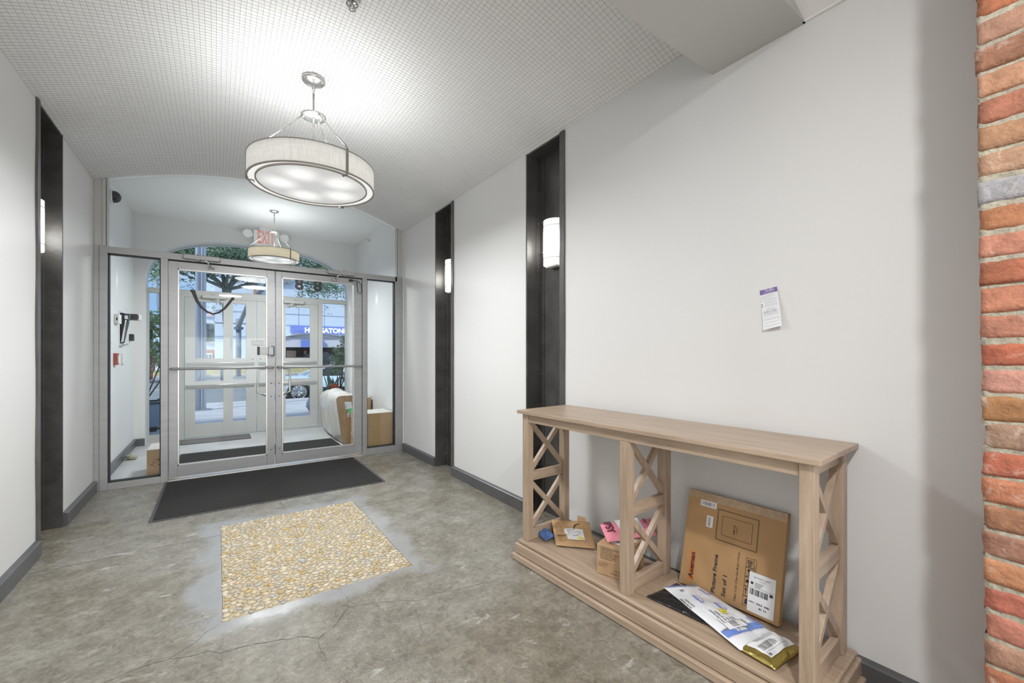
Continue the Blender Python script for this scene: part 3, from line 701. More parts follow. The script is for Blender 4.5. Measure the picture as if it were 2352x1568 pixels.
m = MB(); m.box(-.889, -.835, Y0 + .03, Y1, 2.183, 2.79); m.box(-.833, -.812, Y0 + .02, Y1, 2.183, 2.81); m.box(-.808, -.797, Y0 + .03, Y1 - .02, 2.183, 2.83)
m.box(1.892, 1.94, Y0 + .03, Y1, 2.183, 2.79); m.box(1.872, 1.890, Y0 + .02, Y1, 2.183, 2.80); m.box(1.858, 1.868, Y0 + .03, Y1 - .02, 2.183, 2.82)
struct(m.build('trim_1', mat('white_trim_paint', (.52, .52, .51), .5)))

def closer(par, xc, y, z, flip, matb, s_=1.):
    m = MB(); m.box(xc - .145 * s_, xc + .145 * s_, y - .052, y - .001, z - .022, z + .024); b = m.build('closer_body', matb, bevel=.006)
    m = MB(); m.lathe([(0, -.004), (.02, -.004), (.02, .0), (0, .0)], (xc - .145 * s_, y - .026, z), 14, axis='X'); m.lathe([(0, 0), (.02, 0), (.02, .004), (0, .004)], (xc + .145 * s_, y - .026, z), 14, axis='X')
    m.tube([(xc - .02 * flip, y - .03, z + .024), (xc - .02 * flip, y - .03, z + .034)], .018, 12)
    c = m.build('end_cap', NICKEL)
    m = MB(); a = Vector((xc - .03 * flip, y - .03, z - .03)); k = Vector((xc + .04 * flip, y - .075, z - .035)); e = Vector((xc + .075 * flip, y - .030, z - .085))
    m.tube([a + Vector((0, 0, .02)), a], .016, 10); m.tube([a, k], .007, 8); m.tube([k, e], .0055, 8); m.tube([e + Vector((-.025, .012, 0)), e + Vector((.025, .012, 0))], .009, 8); ar = m.build('closer_arm', CHROME)
    kids(par, b, c, ar)
def glass_door(name, x0, x1, st0, st1, rail_t, rail_b, hinge_left, closer_x):
    root = empty(name, ((x0 + x1) / 2, YS + .03, 0), kind='structure')
    ya, yb = YS + .012, YS + .058; zt, zb = 2.108, .033
    m = MB(); m.box(x0, x0 + st0, ya, yb, zb, zt); m.box(x1 - st1, x1, ya, yb, zb, zt); m.box(x0 + st0, x1 - st1, ya, yb, zt - rail_t, zt); m.box(x0 + st0, x1 - st1, ya, yb, zb, zb + rail_b)
    g = [m.build('door_frame', ALU, bevel=.0015)]
    gx0, gx1, gz0, gz1 = x0 + st0, x1 - st1, zb + rail_b, zt - rail_t
    m = MB(); gasket(m, gx0, gx1, gz0, gz1, ya - .004, yb - .01, .011); g.append(m.build('glazing_bead', ALUL, bevel=.001))
    m = MB(); m.box(gx0 + .008, gx1 - .008, ya + .018, ya + .025, gz0 + .008, gz1 - .008); g.append(m.build('glass_pane', GLASS))
    # push bar
    s0, s1 = x0 + .018, x1 - .018; zz = 1.075
    m = MB(); m.tube([(s0, ya, zz), (s0, ya - .035, zz), (s0 + .02, ya - .055, zz), (s1 - .02, ya - .055, zz), (s1, ya - .035, zz), (s1, ya, zz)], .0125, 12); g.append(m.build('push_bar', ALU))
    # D pull on the far side plus its bolts on ours
    hx = (x1 - .035 - .0) if hinge_left else (x0 + .035)
    sgn = -1 if hinge_left else 1
    m = MB(); px_ = hx + sgn * .115
    m.tube([(hx, yb, 1.055), (hx, yb + .05, 1.055), (px_, yb + .06, 1.05), (px_, yb + .06, .80), (hx + sgn * .03, yb + .05, .765), (hx, yb, .765)], .012, 12); g.append(m.build('pull_handle', NICKEL))
    m = MB()
    for z in (.905, .765, .20):
        m.lathe([(0, -.004), (.007, -.003), (.009, 0), (0, 0)], (hx, ya, z), 12, axis='Y')
    g.append(m.build('bolt_heads', NICKD))
    kids(root, *g)
    return root
d1 = glass_door('door_1', -.372, .515, .067, .072, .070, .108, True, -.12)
closer(d1, -.115, YS - .001, 2.155, 1, ALU)
d2 = glass_door('door_2', .523, 1.428, .059, .09, .062, .105, False, 1.17)
closer(d2, 1.185, YS - .001, 2.152, -1, ALU)
m = MB()
put_text(m, '8', frame_map((.708, YS + .022, 1.932), (1, 0, 0), (0, 0, 1), (0, -1, 0)), .176, 0, .006, 'LEFT'); 
put_text(m, '8', frame_map((.898, YS + .022, 1.930), (1, 0, 0), (0, 0, 1), (0, -1, 0)), .176, 0, .006, 'LEFT')
nb = m.build('door_number', BLACKP)
m = MB(); m.box(.500 - .048, .500 - .002, YS - .040, YS + .012, 1.205, 1.295); m.box(.478, .508, YS - .036, YS + .012, 1.198, 1.3015, 1); lk = m.build('lock_case', [ALU, BLACKP], bevel=.003)
m = MB(); m.box(.37, .452, YS - .034, YS - .008, 1.212, 1.288); lk2 = m.build('lock_bolt', ALU, bevel=.003)
m = MB(); m.box(.352, .372, YS - .036, YS - .002, 1.205, 1.295); lk3 = m.build('lock_tab', BLACKP, bevel=.005)
kids(d1, lk, lk2, lk3)
m = MB(); Pn = frame_map((.30, YS + .026, 1.300), (1, 0, 0), (0, 0, 1), (0, -1, 0)); 
m.box(.300, .437, YS + .0265, YS + .0285, 1.305, 1.362); put_rect(m, Pn, .004, .133, .009, .058, 1, .0004); put_rect(m, Pn, .006, .131, .011, .056, 0, .0007)
for i, s_ in enumerate(('No firearms or gun', 'access or solicitors', 'is allowed on site')): put_text(m, s_, Pn, .0145, 1, 0, 'LEFT', 1, .0011) if False else put_text(m, s_, frame_map((.309, YS + .0262, 1.344 - i * .0155), (1, 0, 0), (0, 0, 1), (0, -1, 0)), .0135, 1, 0, 'LEFT', 1, .0015)
nt_ = m.build('door_notice', [PAPER, PAPERG]); kids(d1, nt_)
kids(d2, nb)
# coiled spring wire by the right leaf
m = MB(); m.tube([(1.29 + .0, YS - .02, 2.08), (1.37, YS - .03, 2.078), (1.405, YS - .05, 2.04), (1.41, YS - .05, 1.96), (1.392, YS - .045, 1.925), (1.37, YS - .04, 1.95), (1.362, YS - .03, 2.02), (1.366, YS - .01, 2.075)], .004, 8)
m.box(1.28, 1.315, YS - .03, YS + .012, 2.07, 2.092); tag(m.build('door_loop_cable', BLACKR), 'thin black loop of cable hanging at the top right corner of the door', 'cable')
# strap hanging inside the left leaf
m = MB(); pts = []
A = py(442, 667, 5.13); B = py(535, 684, 5.13)
ctrl = [py(u, v, 5.13) for u, v in ((443, 667), (452, 690), (462, 705), (476, 716), (490, 721), (504, 717), (516, 708), (527, 695), (535, 684))]
wd = [.017, .014, .011, .009, .008, .009, .011, .012, .010]
for c, w_ in zip(ctrl, wd):
    pts.append((c, w_))
vs_ = []; n_ = len(pts)
for i, (c, w_) in enumerate(pts):
    d = (pts[min(i + 1, n_ - 1)][0] - pts[max(i - 1, 0)][0]).normalized(); nn = Vector((-d.z, 0, d.x))
    for sy in (-.003, .003):
        vs_ += [c + nn * w_ + Vector((0, sy, 0)), c - nn * w_ + Vector((0, sy, 0))]
fs = []
for i in range(n_ - 1):
    a = 4 * i; b = a + 4; fs += [(a, a + 1, b + 1, b), (a + 2, b + 2, b + 3, a + 3), (a, b, b + 2, a + 2), (a + 1, a + 3, b + 3, b + 1)]
fs += [(0, 2, 3, 1), (4 * n_ - 4, 4 * n_ - 3, 4 * n_ - 1, 4 * n_ - 2)]
m.add(vs_, fs, 0, None, False)
m.box(A.x - .018, A.x + .018, 5.13, 5.20, A.z - .004, A.z + .008); m.box(B.x - .012, B.x + .012, 5.13, 5.20, B.z - .016, B.z + .006)
tag(m.build('hanging_strap', mat('charcoal_webbing', (.045, .045, .05), .7, bump=.3)), 'charcoal strap looped across the glass of the left door', 'strap')

# ================================================================== street doors (arched front)
YD = 7.58
w2 = empty('window_2', (.53, YD, 0), kind='structure')
m = MB()
xa, xb = AC - AH, AC + AH
m.box(xa + .001, xa + .022, YD, YD + .07, 0, 2.06); m.box(xb - .022, xb - .001, YD, YD + .07, 0, 2.06)
m.box(xa + .001, xb - .001, YD - .004, YD + .07, 2.062, 2.13)
m.box(-.445, -.375, YD, YD + .07, 0, 2.062); m.box(1.385, 1.452, YD, YD + .07, 0, 2.062)
m.box(xa + .022, -.445, YD, YD + .07, 0, .10); m.box(1.452, xb - .022, YD, YD + .07, 0, .10)
m.box(-.375, 1.385, YD, YD + .07, 2.030, 2.062)
for a, b in zip(xs, xs[1:]):
    m.add([(a, YD, arch(a) - .012), (b, YD, arch(b) - .012), (b, YD + .06, arch(b) - .012), (a, YD + .06, arch(a) - .012), (a, YD, arch(a) - .001), (b, YD, arch(b) - .001), (b, YD + .06, arch(b) - .001), (a, YD + .06, arch(a) - .001)],
          [(0, 3, 2, 1), (0, 1, 5, 4), (2, 3, 7, 6)])
f_ = m.build('frame', DOORP, bevel=.002)
m = MB(); m.box(xa + .024, -.447, YD + .03, YD + .036, .102, 2.06); a_ = m.build('glass_pane', GLASS)
m = MB(); m.box(1.454, xb - .024, YD + .03, YD + .036, .102, 2.06); b_ = m.build('glass_pane', GLASS)
m = MB(); m.prismy([(x, arch(x) - .013) for x in xs[::-1] if arch(x) > 2.17] + [(xa + .004, 2.13), (xb - .004, 2.13)], YD + .03, YD + .036); c_ = m.build('fanlight_glass', GLASS)
m = MB(); m.box(-.375, 1.385, YD - .03, YD + .09, 0, .016); t_ = m.build('threshold', ALUL, bevel=.003)
kids(w2, f_, a_, b_, c_, t_)
def street_door(name, x0, x1, cols, hinge_left):
    root = empty(name, ((x0 + x1) / 2, YD + .02, 0), kind='structure'); ya, yb = YD + .004, YD + .048; zb, zt = .022, 2.028
    rows = [(.208, .705), (.82, .985), (1.152, 1.972)]
    m = MB(); xs_ = [x0] + [c for p in cols for c in p] + [x1]
    for i in range(0, len(xs_), 2): m.box(xs_[i], xs_[i + 1], ya, yb, zb, zt)
    zs_ = [zb] + [c for p in rows for c in p] + [zt]
    for c0, c1 in cols:
        for i in range(0, len(zs_), 2): m.box(c0, c1, ya + .002, yb - .002, zs_[i], zs_[i + 1])
    g = [m.build('door_frame', DOORP, bevel=.002)]
    for c0, c1 in cols:
        for r0, r1 in rows: 
            m = MB(); m.box(c0 + .002, c1 - .002, ya + .02, ya + .026, r0 + .002, r1 - .002); g.append(m.build('glass_pane', GLASS))
    for z in (.765, 1.085):
        m = MB(); m.tube([(x0 + .03, ya, z), (x0 + .03, ya - .03, z), (x1 - .03, ya - .03, z), (x1 - .03, ya, z)], .010, 10); g.append(m.build('push_bar', ALUL))
    hx = x1 - .05 if hinge_left else x0 + .05
    m = MB()
    for z in (1.165, 1.085): m.lathe([(0, -.006), (.012, -.005), (.016, 0), (0, 0)], (hx, ya, z - .02), 14, axis='Y')
    g.append(m.build('lock_cylinder', NICKEL))
    kids(root, *g); return root
d3 = street_door('door_3', -.372, .506, [(-.252, .085), (.204, .37)], True)
d4 = street_door('door_4', .512, 1.382, [(.648, .80), (.905, 1.262)], False)
closer(d3, -.02, YD - .001, 2.045, 1, DOORP); closer(d4, 1.02, YD - .001, 2.045, -1, DOORP)

# ================================================================== exit sign, vestibule devices
ex = empty('exit_sign', (.60, 7.2, 2.90), 0, 'white EXIT sign with red letters and two emergency lamp heads', 'exit sign')
m = MB(); m.box(.445, .765, 7.185, 7.22, 2.80, 3.025); b1 = m.build('housing', WHITEP, bevel=.004)
m = MB(); vs_, fs = text_verts('EXIT', 1., .01); xa_, xb_ = py(592, 545, 7.184), py(631, 545, 7.184); za_, zb_ = py(611, 560, 7.184).z, py(611, 531, 7.184).z
x0, x1 = min(v[0] for v in vs_), max(v[0] for v in vs_); m.add([(xa_.x + (x - x0) / (x1 - x0) * (xb_.x - xa_.x), 7.1842, za_ + y / .70 * (zb_ - za_)) for x, y, z in vs_], fs); b2 = m.build('lettering', mat('exit_red', (.66, .22, .18), .5, emit=(.9, .2, .15), es=.15))
m = MB(); m.box(.52, .68, 7.19, 7.215, 3.024, 3.07); b3 = m.build('mounting_canopy', WHITEP)
obs = [b1, b2, b3]
for sx in (-1, 1):
    cx = .605 + sx * .235
    m = MB(); m.lathe([(0, .04), (.03, .035), (.055, .0), (.062, -.035), (.056, -.035), (0, -.03)], (cx, 7.20, 2.955), 20, axis='Y'); m.box(min(cx, .605 + sx * .15), max(cx, .605 + sx * .15), 7.195, 7.21, 2.94, 2.965); obs.append(m.build('lamp_head', WHITEP))
kids(ex, *obs)
# dome camera on vestibule left wall
dc = empty('dome_camera', (XL, 5.93, 2.84), 0, 'dark dome security camera high on the vestibule left wall', 'camera')
m = MB(); m.lathe([(.0, 0), (.07, 0), (.07, .018), (0, .018)], (XL, 5.93, 2.84), 28, axis='X'); o1 = m.build('mount', WHITEP)
m = MB(); m.lathe([(.062, .018), (.058, .045), (.042, .068), (.02, .079), (0.001, .082)], (XL, 5.93, 2.84), 28, axis='X'); o2 = m.build('dome', mat('smoked_dome', (.03, .03, .032), .08)); kids(dc, o1, o2)
def wbox(name, y0, y1, z0, z1, d, mt, label, cat, bev=.003, extra=None):
    root = empty(name, (XL, (y0 + y1) / 2, z0), 0, label, cat)
    m = MB(); m.box(XL, XL + d, y0, y1, z0, z1); obs = [m.build('body', mt, bevel=bev)]
    if extra: obs += extra()
    kids(root, *obs); return root
wbox('wall_frame', 5.80, 5.95, 1.335, 1.735, .012, WHITEP, 'flat white framed panel nearest the door frame on the vestibule left wall', 'panel')
wbox('white_control_box', 6.09, 6.27, 1.545, 1.645, .036, WHITEP, 'white control box with a dark keyhole on the vestibule wall', 'control box', extra=lambda: [(lambda mm: (mm.box(XL + .018, XL + .028, 6.086, 6.0895, 1.575, 1.605), mm.build('keyhole', BLACKP))[1])(MB())])
def ic():
    m = MB(); m.box(XL + .001, XL + .010, 6.36, 6.60, 1.305, 1.70); a = m.build('back_plate', CHROME)
    m = MB(); m.add([(XL + .012, 6.38, 1.34), (XL + .03, 6.38, 1.34), (XL + .085, 6.38, 1.665), (XL + .012, 6.38, 1.68), (XL + .012, 6.50, 1.34), (XL + .03, 6.50, 1.34), (XL + .085, 6.50, 1.665), (XL + .012, 6.50, 1.68)],
                    [(0, 1, 2, 3), (7, 6, 5, 4), (0, 4, 5, 1), (1, 5, 6, 2), (2, 6, 7, 3), (3, 7, 4, 0)]); b = m.build('angled_housing', BLACKP, bevel=.004)
    m = MB(); m.add([(XL + .016, 6.378, 1.345), (XL + .038, 6.378, 1.36), (XL + .064, 6.378, 1.60), (XL + .050, 6.378, 1.60)], [(0, 1, 2, 3)]); m.box(XL + .045, XL + .074, 6.375, 6.379, 1.61, 1.650); c = m.build('handset_cradle', CHROME)
    return [a, b, c]
wbox('entry_intercom', 6.37, 6.58, 1.31, 1.33, .03, NICKEL, 'tall tapering black entry intercom on a chrome back plate', 'intercom', extra=ic)
def st_():
    m = MB(); m.box(XL + .105, XL + .128, 6.80, 6.98, 1.628, 1.702); a = m.build('white_lens', WHITEP, bevel=.008); m = MB(); m.box(XL + .110, XL + .118, 6.797, 6.801, 1.64, 1.69); b = m.build('grille', BLACKP); return [a, b]
wbox('alarm_horn', 6.80, 6.98, 1.63, 1.70, .105, BLACKP, 'black box with a white lens jutting from the wall beside the intercom', 'alarm horn', extra=st_)
def rd_():
    m = MB(); m.box(XL + .02, XL + .062, 6.86, 6.95, 1.375, 1.46); a = m.build('reader_head', BLACKP, bevel=.010); return [a]
wbox('card_reader', 6.84, 6.97, 1.34, 1.46, .02, WHITEP, 'small black card reader on a white plate below the alarm horn', 'card reader', extra=rd_)
def pl_():
    m = MB(); m.box(XL + .030, XL + .036, 6.09, 6.15, 1.12, 1.20); a = m.build('pull_handle', WHITEP, bevel=.002); return [a]
wbox('fire_pull_station', 6.05, 6.17, 1.10, 1.225, .030, REDP, 'red fire alarm pull station on the vestibule left wall', 'fire alarm', extra=pl_)
wbox('wall_switch', 6.50, 6.62, 1.10, 1.225, .018, WHITEP, 'pale grey switch plate right of the red pull station', 'switch')

# ================================================================== mats, stone, cartons
def flat_mat(name, x0, x1, y0, y1, rim, pile, edge, label, skew=0.):
    root = empty(name, ((x0 + x1) / 2, (y0 + y1) / 2, 0), 0, label, 'door mat')
    m = MB(); m.box(x0, x1, y0, y1, .0008, .006); a = m.build('rubber_border', edge, bevel=.002)
    m = MB(); m.box(x0 + rim, x1 - rim, y0 + rim, y1 - rim, .0062, .0105); b = m.build('pile', pile, bevel=.002); kids(root, a, b); return root
flat_mat('entrance_mat', -.402, 1.322, 3.992, 5.135, .022, MATD, MATE, 'large charcoal entrance mat on the lobby floor before the glass doors')
flat_mat('vestibule_mat', -.36, 1.36, 5.83, 6.47, .012, MATD, MATE, 'long dark mat across the vestibule floor behind the glass doors')
flat_mat('threshold_mat', -.60, .415, 7.13, 7.53, .008, MATG, MATE, 'grey ribbed mat at the foot of the street door')
m = MB(); m.sphere((0, 0, .030), .062, 14, sc_=(1.05, .62, .50), jit=.04); st = m.build('doorstop_stone', STONE); st.location = (-.80, 6.50, 0.001); st.rotation_euler = (0, 0, R(-20))
tag(st, 'rounded beige stone on the vestibule floor by the left wall', 'stone')

def carton(name, x0, x1, y0, y1, h, label, top=None, deco=None):
    root = empty(name, ((x0 + x1) / 2, (y0 + y1) / 2, 0), 0, label, 'cardboard box')
    m = MB(); m.box(x0, x1, y0, y1, .001, h); m.box(x0, x1, y0, y1, h, h + .003, 1)
    obs = [m.build('carton', [CARD, top or CARD], bevel=.004)]
    if deco: obs += deco(x0, x1, y0, y1, h)
    kids(root, *obs)
def deco_l(x0, x1, y0, y1, h):
    m = MB(); P = frame_map((x0, y0, 0), (1, 0, 0), (0, 0, 1), (0, -1, 0))
    rs = random.Random(5)
    for cx in (.075, .19):
        for i in range(9):
            a = rs.uniform(.3, 1.1) * (1 if i % 2 else -1); q = rot_map(P, cx + rs.uniform(-.035, .035), h * .52 + rs.uniform(-.03, .03), a); put_rect(m, q, -.02, .02, -.0025, .0025, 0, .0006)
    return [m.build('printed_marks', mat('rust_ink', (.22, .09, .05), .6))]
carton('small_carton', -.565, -.335, 5.50, 5.88, .262, 'small brown carton with a rust-coloured print behind the left sidelight', mat('pale_card_top', (.62, .58, .53), .6), deco_l)
def deco_r(x0, x1, y0, y1, h):
    m = MB(); P = frame_map((x0, y0, 0), (1, 0, 0), (0, 0, 1), (0, -1, 0)); W_ = x1 - x0
    put_rect(m, P, W_ * .36, W_ * .60, 0.002, h, 0, .0007)
    a = m.build('packing_tape', TAPE)
    m = MB()
    for z, xa_, xb_ in ((.235, 0.0, .55 * W_), (.248, .6 * W_, W_), (.272, .6 * W_, W_)): put_rect(m, P, xa_, xb_, z, z + .0022, 0, .0010)
    put_rect(m, P, W_ * .60, W_ * .605, 0, h, 0, .001)
    return [a, m.build('crease', CARDD)]
carton('sealed_carton', 1.47, 1.905, 5.44, 5.84, .455, 'tan sealed carton in front, behind the right sidelight', mat('white_card_top', (.70, .68, .64), .6), deco_r)
carton('back_carton', 1.67, 1.905, 6.42, 7.30, .565, 'brown carton with a pale top behind the sealed one', mat('white_card_top', (.70, .68, .64), .6))
# big box wrapped in stretch film
wr_ = empty('wrapped_carton', (1.52, 6.6, 0), 0, 'large brown box in white stretch film leaning by the street door', 'wrapped box')
def rounded(x0, x1, z0, z1, r0, n_=5):
    pts = []
    for cx, cz, a0, rr in ((x1 - r0, z1 - r0, 0, r0), (x0 + r0, z1 - r0, PI / 2, r0), (x0 + .035, z0 + .035, PI, .035), (x1 - .02, z0 + .02, 1.5 * PI, .02)):
        for i in range(n_ + 1): a = a0 + PI / 2 * i / n_; pts.append((cx + rr * math.cos(a), cz + rr * math.sin(a)))
    return pts
m = MB(); secs = []; NY = 16
SHW = lambda x, z: x - .085 * z / .65
for k in range(NY + 1):
    t = k / NY; y = 5.957 + 1.31 * t; e_ = min(1, t / .18); e_ = e_ * e_ * (3 - 2 * e_); bulge = (.010 * math.sin(t * 17) + .007 * math.sin(t * 31 + 1)) * e_
    secs.append([(SHW(x, z), y, z) for x, z in rounded(1.388 - .03 * e_ * math.sin(PI * t) + bulge * .6 + .02 * t, 1.655, .002 + .045 * t, .652 + .062 * e_ * math.sin(PI * min(1, t + .12)) + bulge - .02 * t, .06 + .07 * e_)])
ns = len(secs[0]); vs_ = [p for s_ in secs for p in s_]
m.add(vs_, [(k * ns + i, k * ns + (i + 1) % ns, (k + 1) * ns + (i + 1) % ns, (k + 1) * ns + i) for k in range(NY) for i in range(ns)] + [tuple(range(NY * ns, (NY + 1) * ns))], 0, None, True)
film = m.build('stretch_film', WRAP)
m = MB(); f0 = [(SHW(x, z), 5.955, z) for x, z in rounded(1.391, 1.652, .004, .650, .06)]; f1_ = [(SHW(x, z), 6.0, z) for x, z in rounded(1.393, 1.650, .006, .648, .06)]
n_ = len(f0); m.add(f0 + f1_, [tuple(range(n_))[::-1]] + [(i, (i + 1) % n_, n_ + (i + 1) % n_, n_ + i) for i in range(n_)])
cb = m.build('carton_end', mat('shiny_wrapped_card', (.38, .25, .15), .2, spec=.6, coat=.5, var=.15, vscale=6, bump=.8, bscale=9, bdist=.012, stretch=(2, 1, 1)))
m = MB(); P = frame_map((1.392, 5.953, 0), (1, 0, .0), (-.130, 0, 1), (0, -1, 0))
put_rect(m, P, .095, .185, .475, .575, 0, .0006); barcode(m, P, .10, .115, .49, .55, 1, .0012, 5); put_rect(m, P, .12, .24, .07, .165, 0, .0006); barcode(m, P, .135, .15, .08, .12, 1, .0012, 5); barcode(m, P, .20, .235, .09, .155, 1, .0012, 8)
put_rect(m, P, .125, .22, .36, .48, 2, .0008); put_rect(m, P, .112, .155, .358, .42, 0, .001); put_text(m, '744', rot_map(P, .122, .415, -PI / 2), .042, 3, .001, 'LEFT', 1, .0014)
barcode(m, P, .165, .21, .375, .44, 1, .0014, 9, 3); put_rect(m, P, .19, .24, .24, .31, 4, .0008); put_text(m, 'K', rot_map(P, .215, .265, 0), .035, 3, 0, 'LEFT', 1, .0012)
lb = m.build('shipping_labels', [PAPER, PAPERG, GREENL, INK, YEL]); kids(wr_, film, cb, lb)

# ================================================================== pebble inlay
def pebbles():
    root = empty('pebble_inlay', (.475, 2.97, 0), 0, 'rectangular cream river-pebble inlay set flush in the concrete floor', 'floor inlay')
    m = MB(); m.box(.026, .924, 2.327, 3.618, -.0118, -.001); a = m.build('grout_bed', GROUT)
    m = MB(); rs = random.Random(11); pts = []; cell = {}
    cols = [(.49, .42, .30), (.53, .46, .34), (.48, .38, .23), (.50, .45, .36), (.56, .49, .37), (.48, .35, .16), (.40, .385, .35), (.52, .47, .38), (.50, .41, .27), (.52, .44, .31), (.50, .44, .33)]
    tries = 0
    while tries < 60000 and len(pts) < 2400:
        tries += 1
        big = rs.random(); L_ = rs.uniform(.011, .022) * (1.0 if big > .2 else 1.15); W_ = L_ * rs.uniform(.60, .85)
        x = rs.uniform(.034, .916); y = rs.uniform(2.336, 3.61); q = (L_ + W_) / 2 * .98
        ok = True; ci, cj = int(x / .05), int(y / .05)
        for i in (-1, 0, 1):
            for j in (-1, 0, 1):
                for (px_, py_, pq) in cell.get((ci + i, cj + j), ()):
                    ddx, ddy = (px_ - x) * .90, (py_ - y) * 1.10
                    if ddx * ddx + ddy * ddy < (pq + q) ** 2 * .93: ok = False; break
                if not ok: break
            if not ok: break
        if not ok: continue
        pts.append(1); cell.setdefault((ci, cj), []).append((x, y, q))
        c = rs.choice(cols); k = rs.uniform(.82, 1.12); c = tuple(min(.9, v * k) for v in c)
        m.sphere((x, y, .0005), 1, 9, sc_=(L_ * 1.06, W_ * 1.06, .0058), tint=c, rot=rs.gauss(.0, .6), jit=.05)
    b = m.build('pebbles', PEBM); tag(b, kind='stuff'); kids(root, a, b)
pebbles()

# ================================================================== console table
TO = Vector((1.466, 2.045, 0)); TA = R(3)
E1 = Vector((math.sin(TA), -math.cos(TA), 0)); E2 = Vector((math.cos(TA), math.sin(TA), 0))
def T(a, b, z): return TO + E1 * a + E2 * b + Vector((0, 0, z))
table = empty('console_table', TO, -PI / 2 + TA, 'long bleached-oak console table with X-braced ends against the right wall', 'console table')
def tp(name, mt, boxes, bevel=.0025, par=None):
    m = MB()
    for b in boxes: m.box(*b)
    o = m.build(name, mt, bevel=bevel); o.parent = par or table; return o
tp('tabletop', WOODX, [(0, 1.52, 0, .418, .866, .886)], .003)
tp('apron', WOODX, [(.0755, 1.4525, .026, .046, .818, .866)], .0015)
tp('apron', WOODX, [(.0755, 1.4525, .345, .362, .818, .866)], .0015)
for a0, a1 in ((.030, .075), (.735, .783), (1.453, 1.498)):
    ztop = .8175 if a0 == .735 else .8658
    tp('leg', WOODZ, [(a0, a1, .020, .066, .1205, ztop)]); tp('leg', WOODZ, [(a0, a1, .322, .368, .1205, ztop)])
    ac = (a0 + a1) / 2
    tp('rail', WOODY, [(ac - .0125, ac + .0125, .0665, .3215, .121, .184)], .0015)
    tp('rail', WOODY, [(ac - .0125, ac + .0125, .0665, .3215, .467, .521)], .0015)
    tp('rail', WOODY, [(ac - .0125, ac + .0125, .0665, .3215, .820, .8655)], .0015)
    for zlo, zhi in ((.185, .466), (.522, .819)):
        for k in (0, 1):
            m = MB(); A = Vector((0, .068, zlo + .014)); B = Vector((0, .320, zhi - .014))
            if k: A.z, B.z = B.z, A.z
            d = (B - A).normalized(); nn = Vector((0, -d.z, d.y)) * .0135; e = .0105 if k else .011
            q = [A - nn, A + nn, B + nn, B - nn]; ends = []
            m.add([(ac - e, *p.yz) for p in q] + [(ac + e, *p.yz) for p in q], [(0, 1, 2, 3), (7, 6, 5, 4), (0, 4, 5, 1), (1, 5, 6, 2), (2, 6, 7, 3), (3, 7, 4, 0)])
            o = m.build('cross_brace', WOODZ, bevel=.0012); o.parent = table
m = MB(); m.box(.006, 1.522, .002, .40, .100, .120); m.box(-.006, 1.534, -.010, .405, .040, .0985, 0); m.box(-.020, 1.548, -.024, .41, .0015, .0385)
o = m.build('plinth', WOODX, bevel=.007, seg=3); o.parent = table
ZS = .1208

# soft mailers ----------------------------------------------------
class Sheet:
    """padded bag between four top-face corners (p00, p10, p11, p01), x along p00->p10"""
    def __init__(s, c, thick=.012, bulge=.018, wob=.004, seed=0, edge=.001):
        s.c = [Vector(p) for p in c]; s.t = thick; s.b = bulge; s.w = wob; s.sd = seed; s.edge = edge
        s.W = ((s.c[1] - s.c[0]).length + (s.c[2] - s.c[3]).length) / 2; s.H = ((s.c[3] - s.c[0]).length + (s.c[2] - s.c[1]).length) / 2
        s.n = (s.c[1] - s.c[0]).cross(s.c[3] - s.c[0]).normalized()
        if s.n.z < 0: s.n = -s.n
    def P(s, x, y, off=0.):            # metres from corner 00
        u, v = x / s.W, y / s.H
        p = s.c[0].lerp(s.c[1], u).lerp(s.c[3].lerp(s.c[2], u), v)
        f = max(0., 16 * u * (1 - u) * v * (1 - v)); f = f ** .55
        k = noise.noise(Vector((u * 4 + s.sd, v * 4, s.sd))) + .6 * noise.noise(Vector((u * 9, v * 9, s.sd + 5)))
        return p + s.n * (s.b * f + s.w * k * (.35 + f) + (off * 1.8 + .0016 if off > 0 else off))
    def bag(s, n=26):
        m = MB(); N_ = n + 1; top = [s.P(s.W * i / n, s.H * j / n) for j in range(N_) for i in range(N_)]
        bot = []
        for j in range(N_):
            for i in range(N_):
                u, v = i / n, j / n; p = s.c[0].lerp(s.c[1], u).lerp(s.c[3].lerp(s.c[2], u), v); f = max(0., 16 * u * (1 - u) * v * (1 - v)) ** .5
                q = p - s.n * (s.t * f + .0008)
                k = noise.noise(Vector((u * 4 + s.sd, v * 4, s.sd))) + .6 * noise.noise(Vector((u * 9, v * 9, s.sd + 5)))
                if i in (0, n) or j in (0, n): q = s.P(s.W * u, s.H * v, -.0012)
                bot.append(q)
        g = lambda j, i: j * N_ + i
        fs = [(g(j, i), g(j, i + 1), g(j + 1, i + 1), g(j + 1, i)) for j in range(n) for i in range(n)]
        B = N_ * N_; fs2 = [(B + g(j + 1, i), B + g(j + 1, i + 1), B + g(j, i + 1), B + g(j, i)) for j in range(n) for i in range(n)]
        rim = [g(0, i) for i in range(n)] + [g(j, n) for j in range(n)] + [g(n, n - i) for i in range(n)] + [g(n - j, 0) for j in range(n)]
        fs3 = [(rim[k], B + rim[k], B + rim[(k + 1) % len(rim)], rim[(k + 1) % len(rim)]) for k in range(len(rim))]
        m.add(top + bot, fs + fs2 + fs3, 0, None, True); return m
def flipmap(s): return lambda x, y, off=0.: s.P(x, y, off)

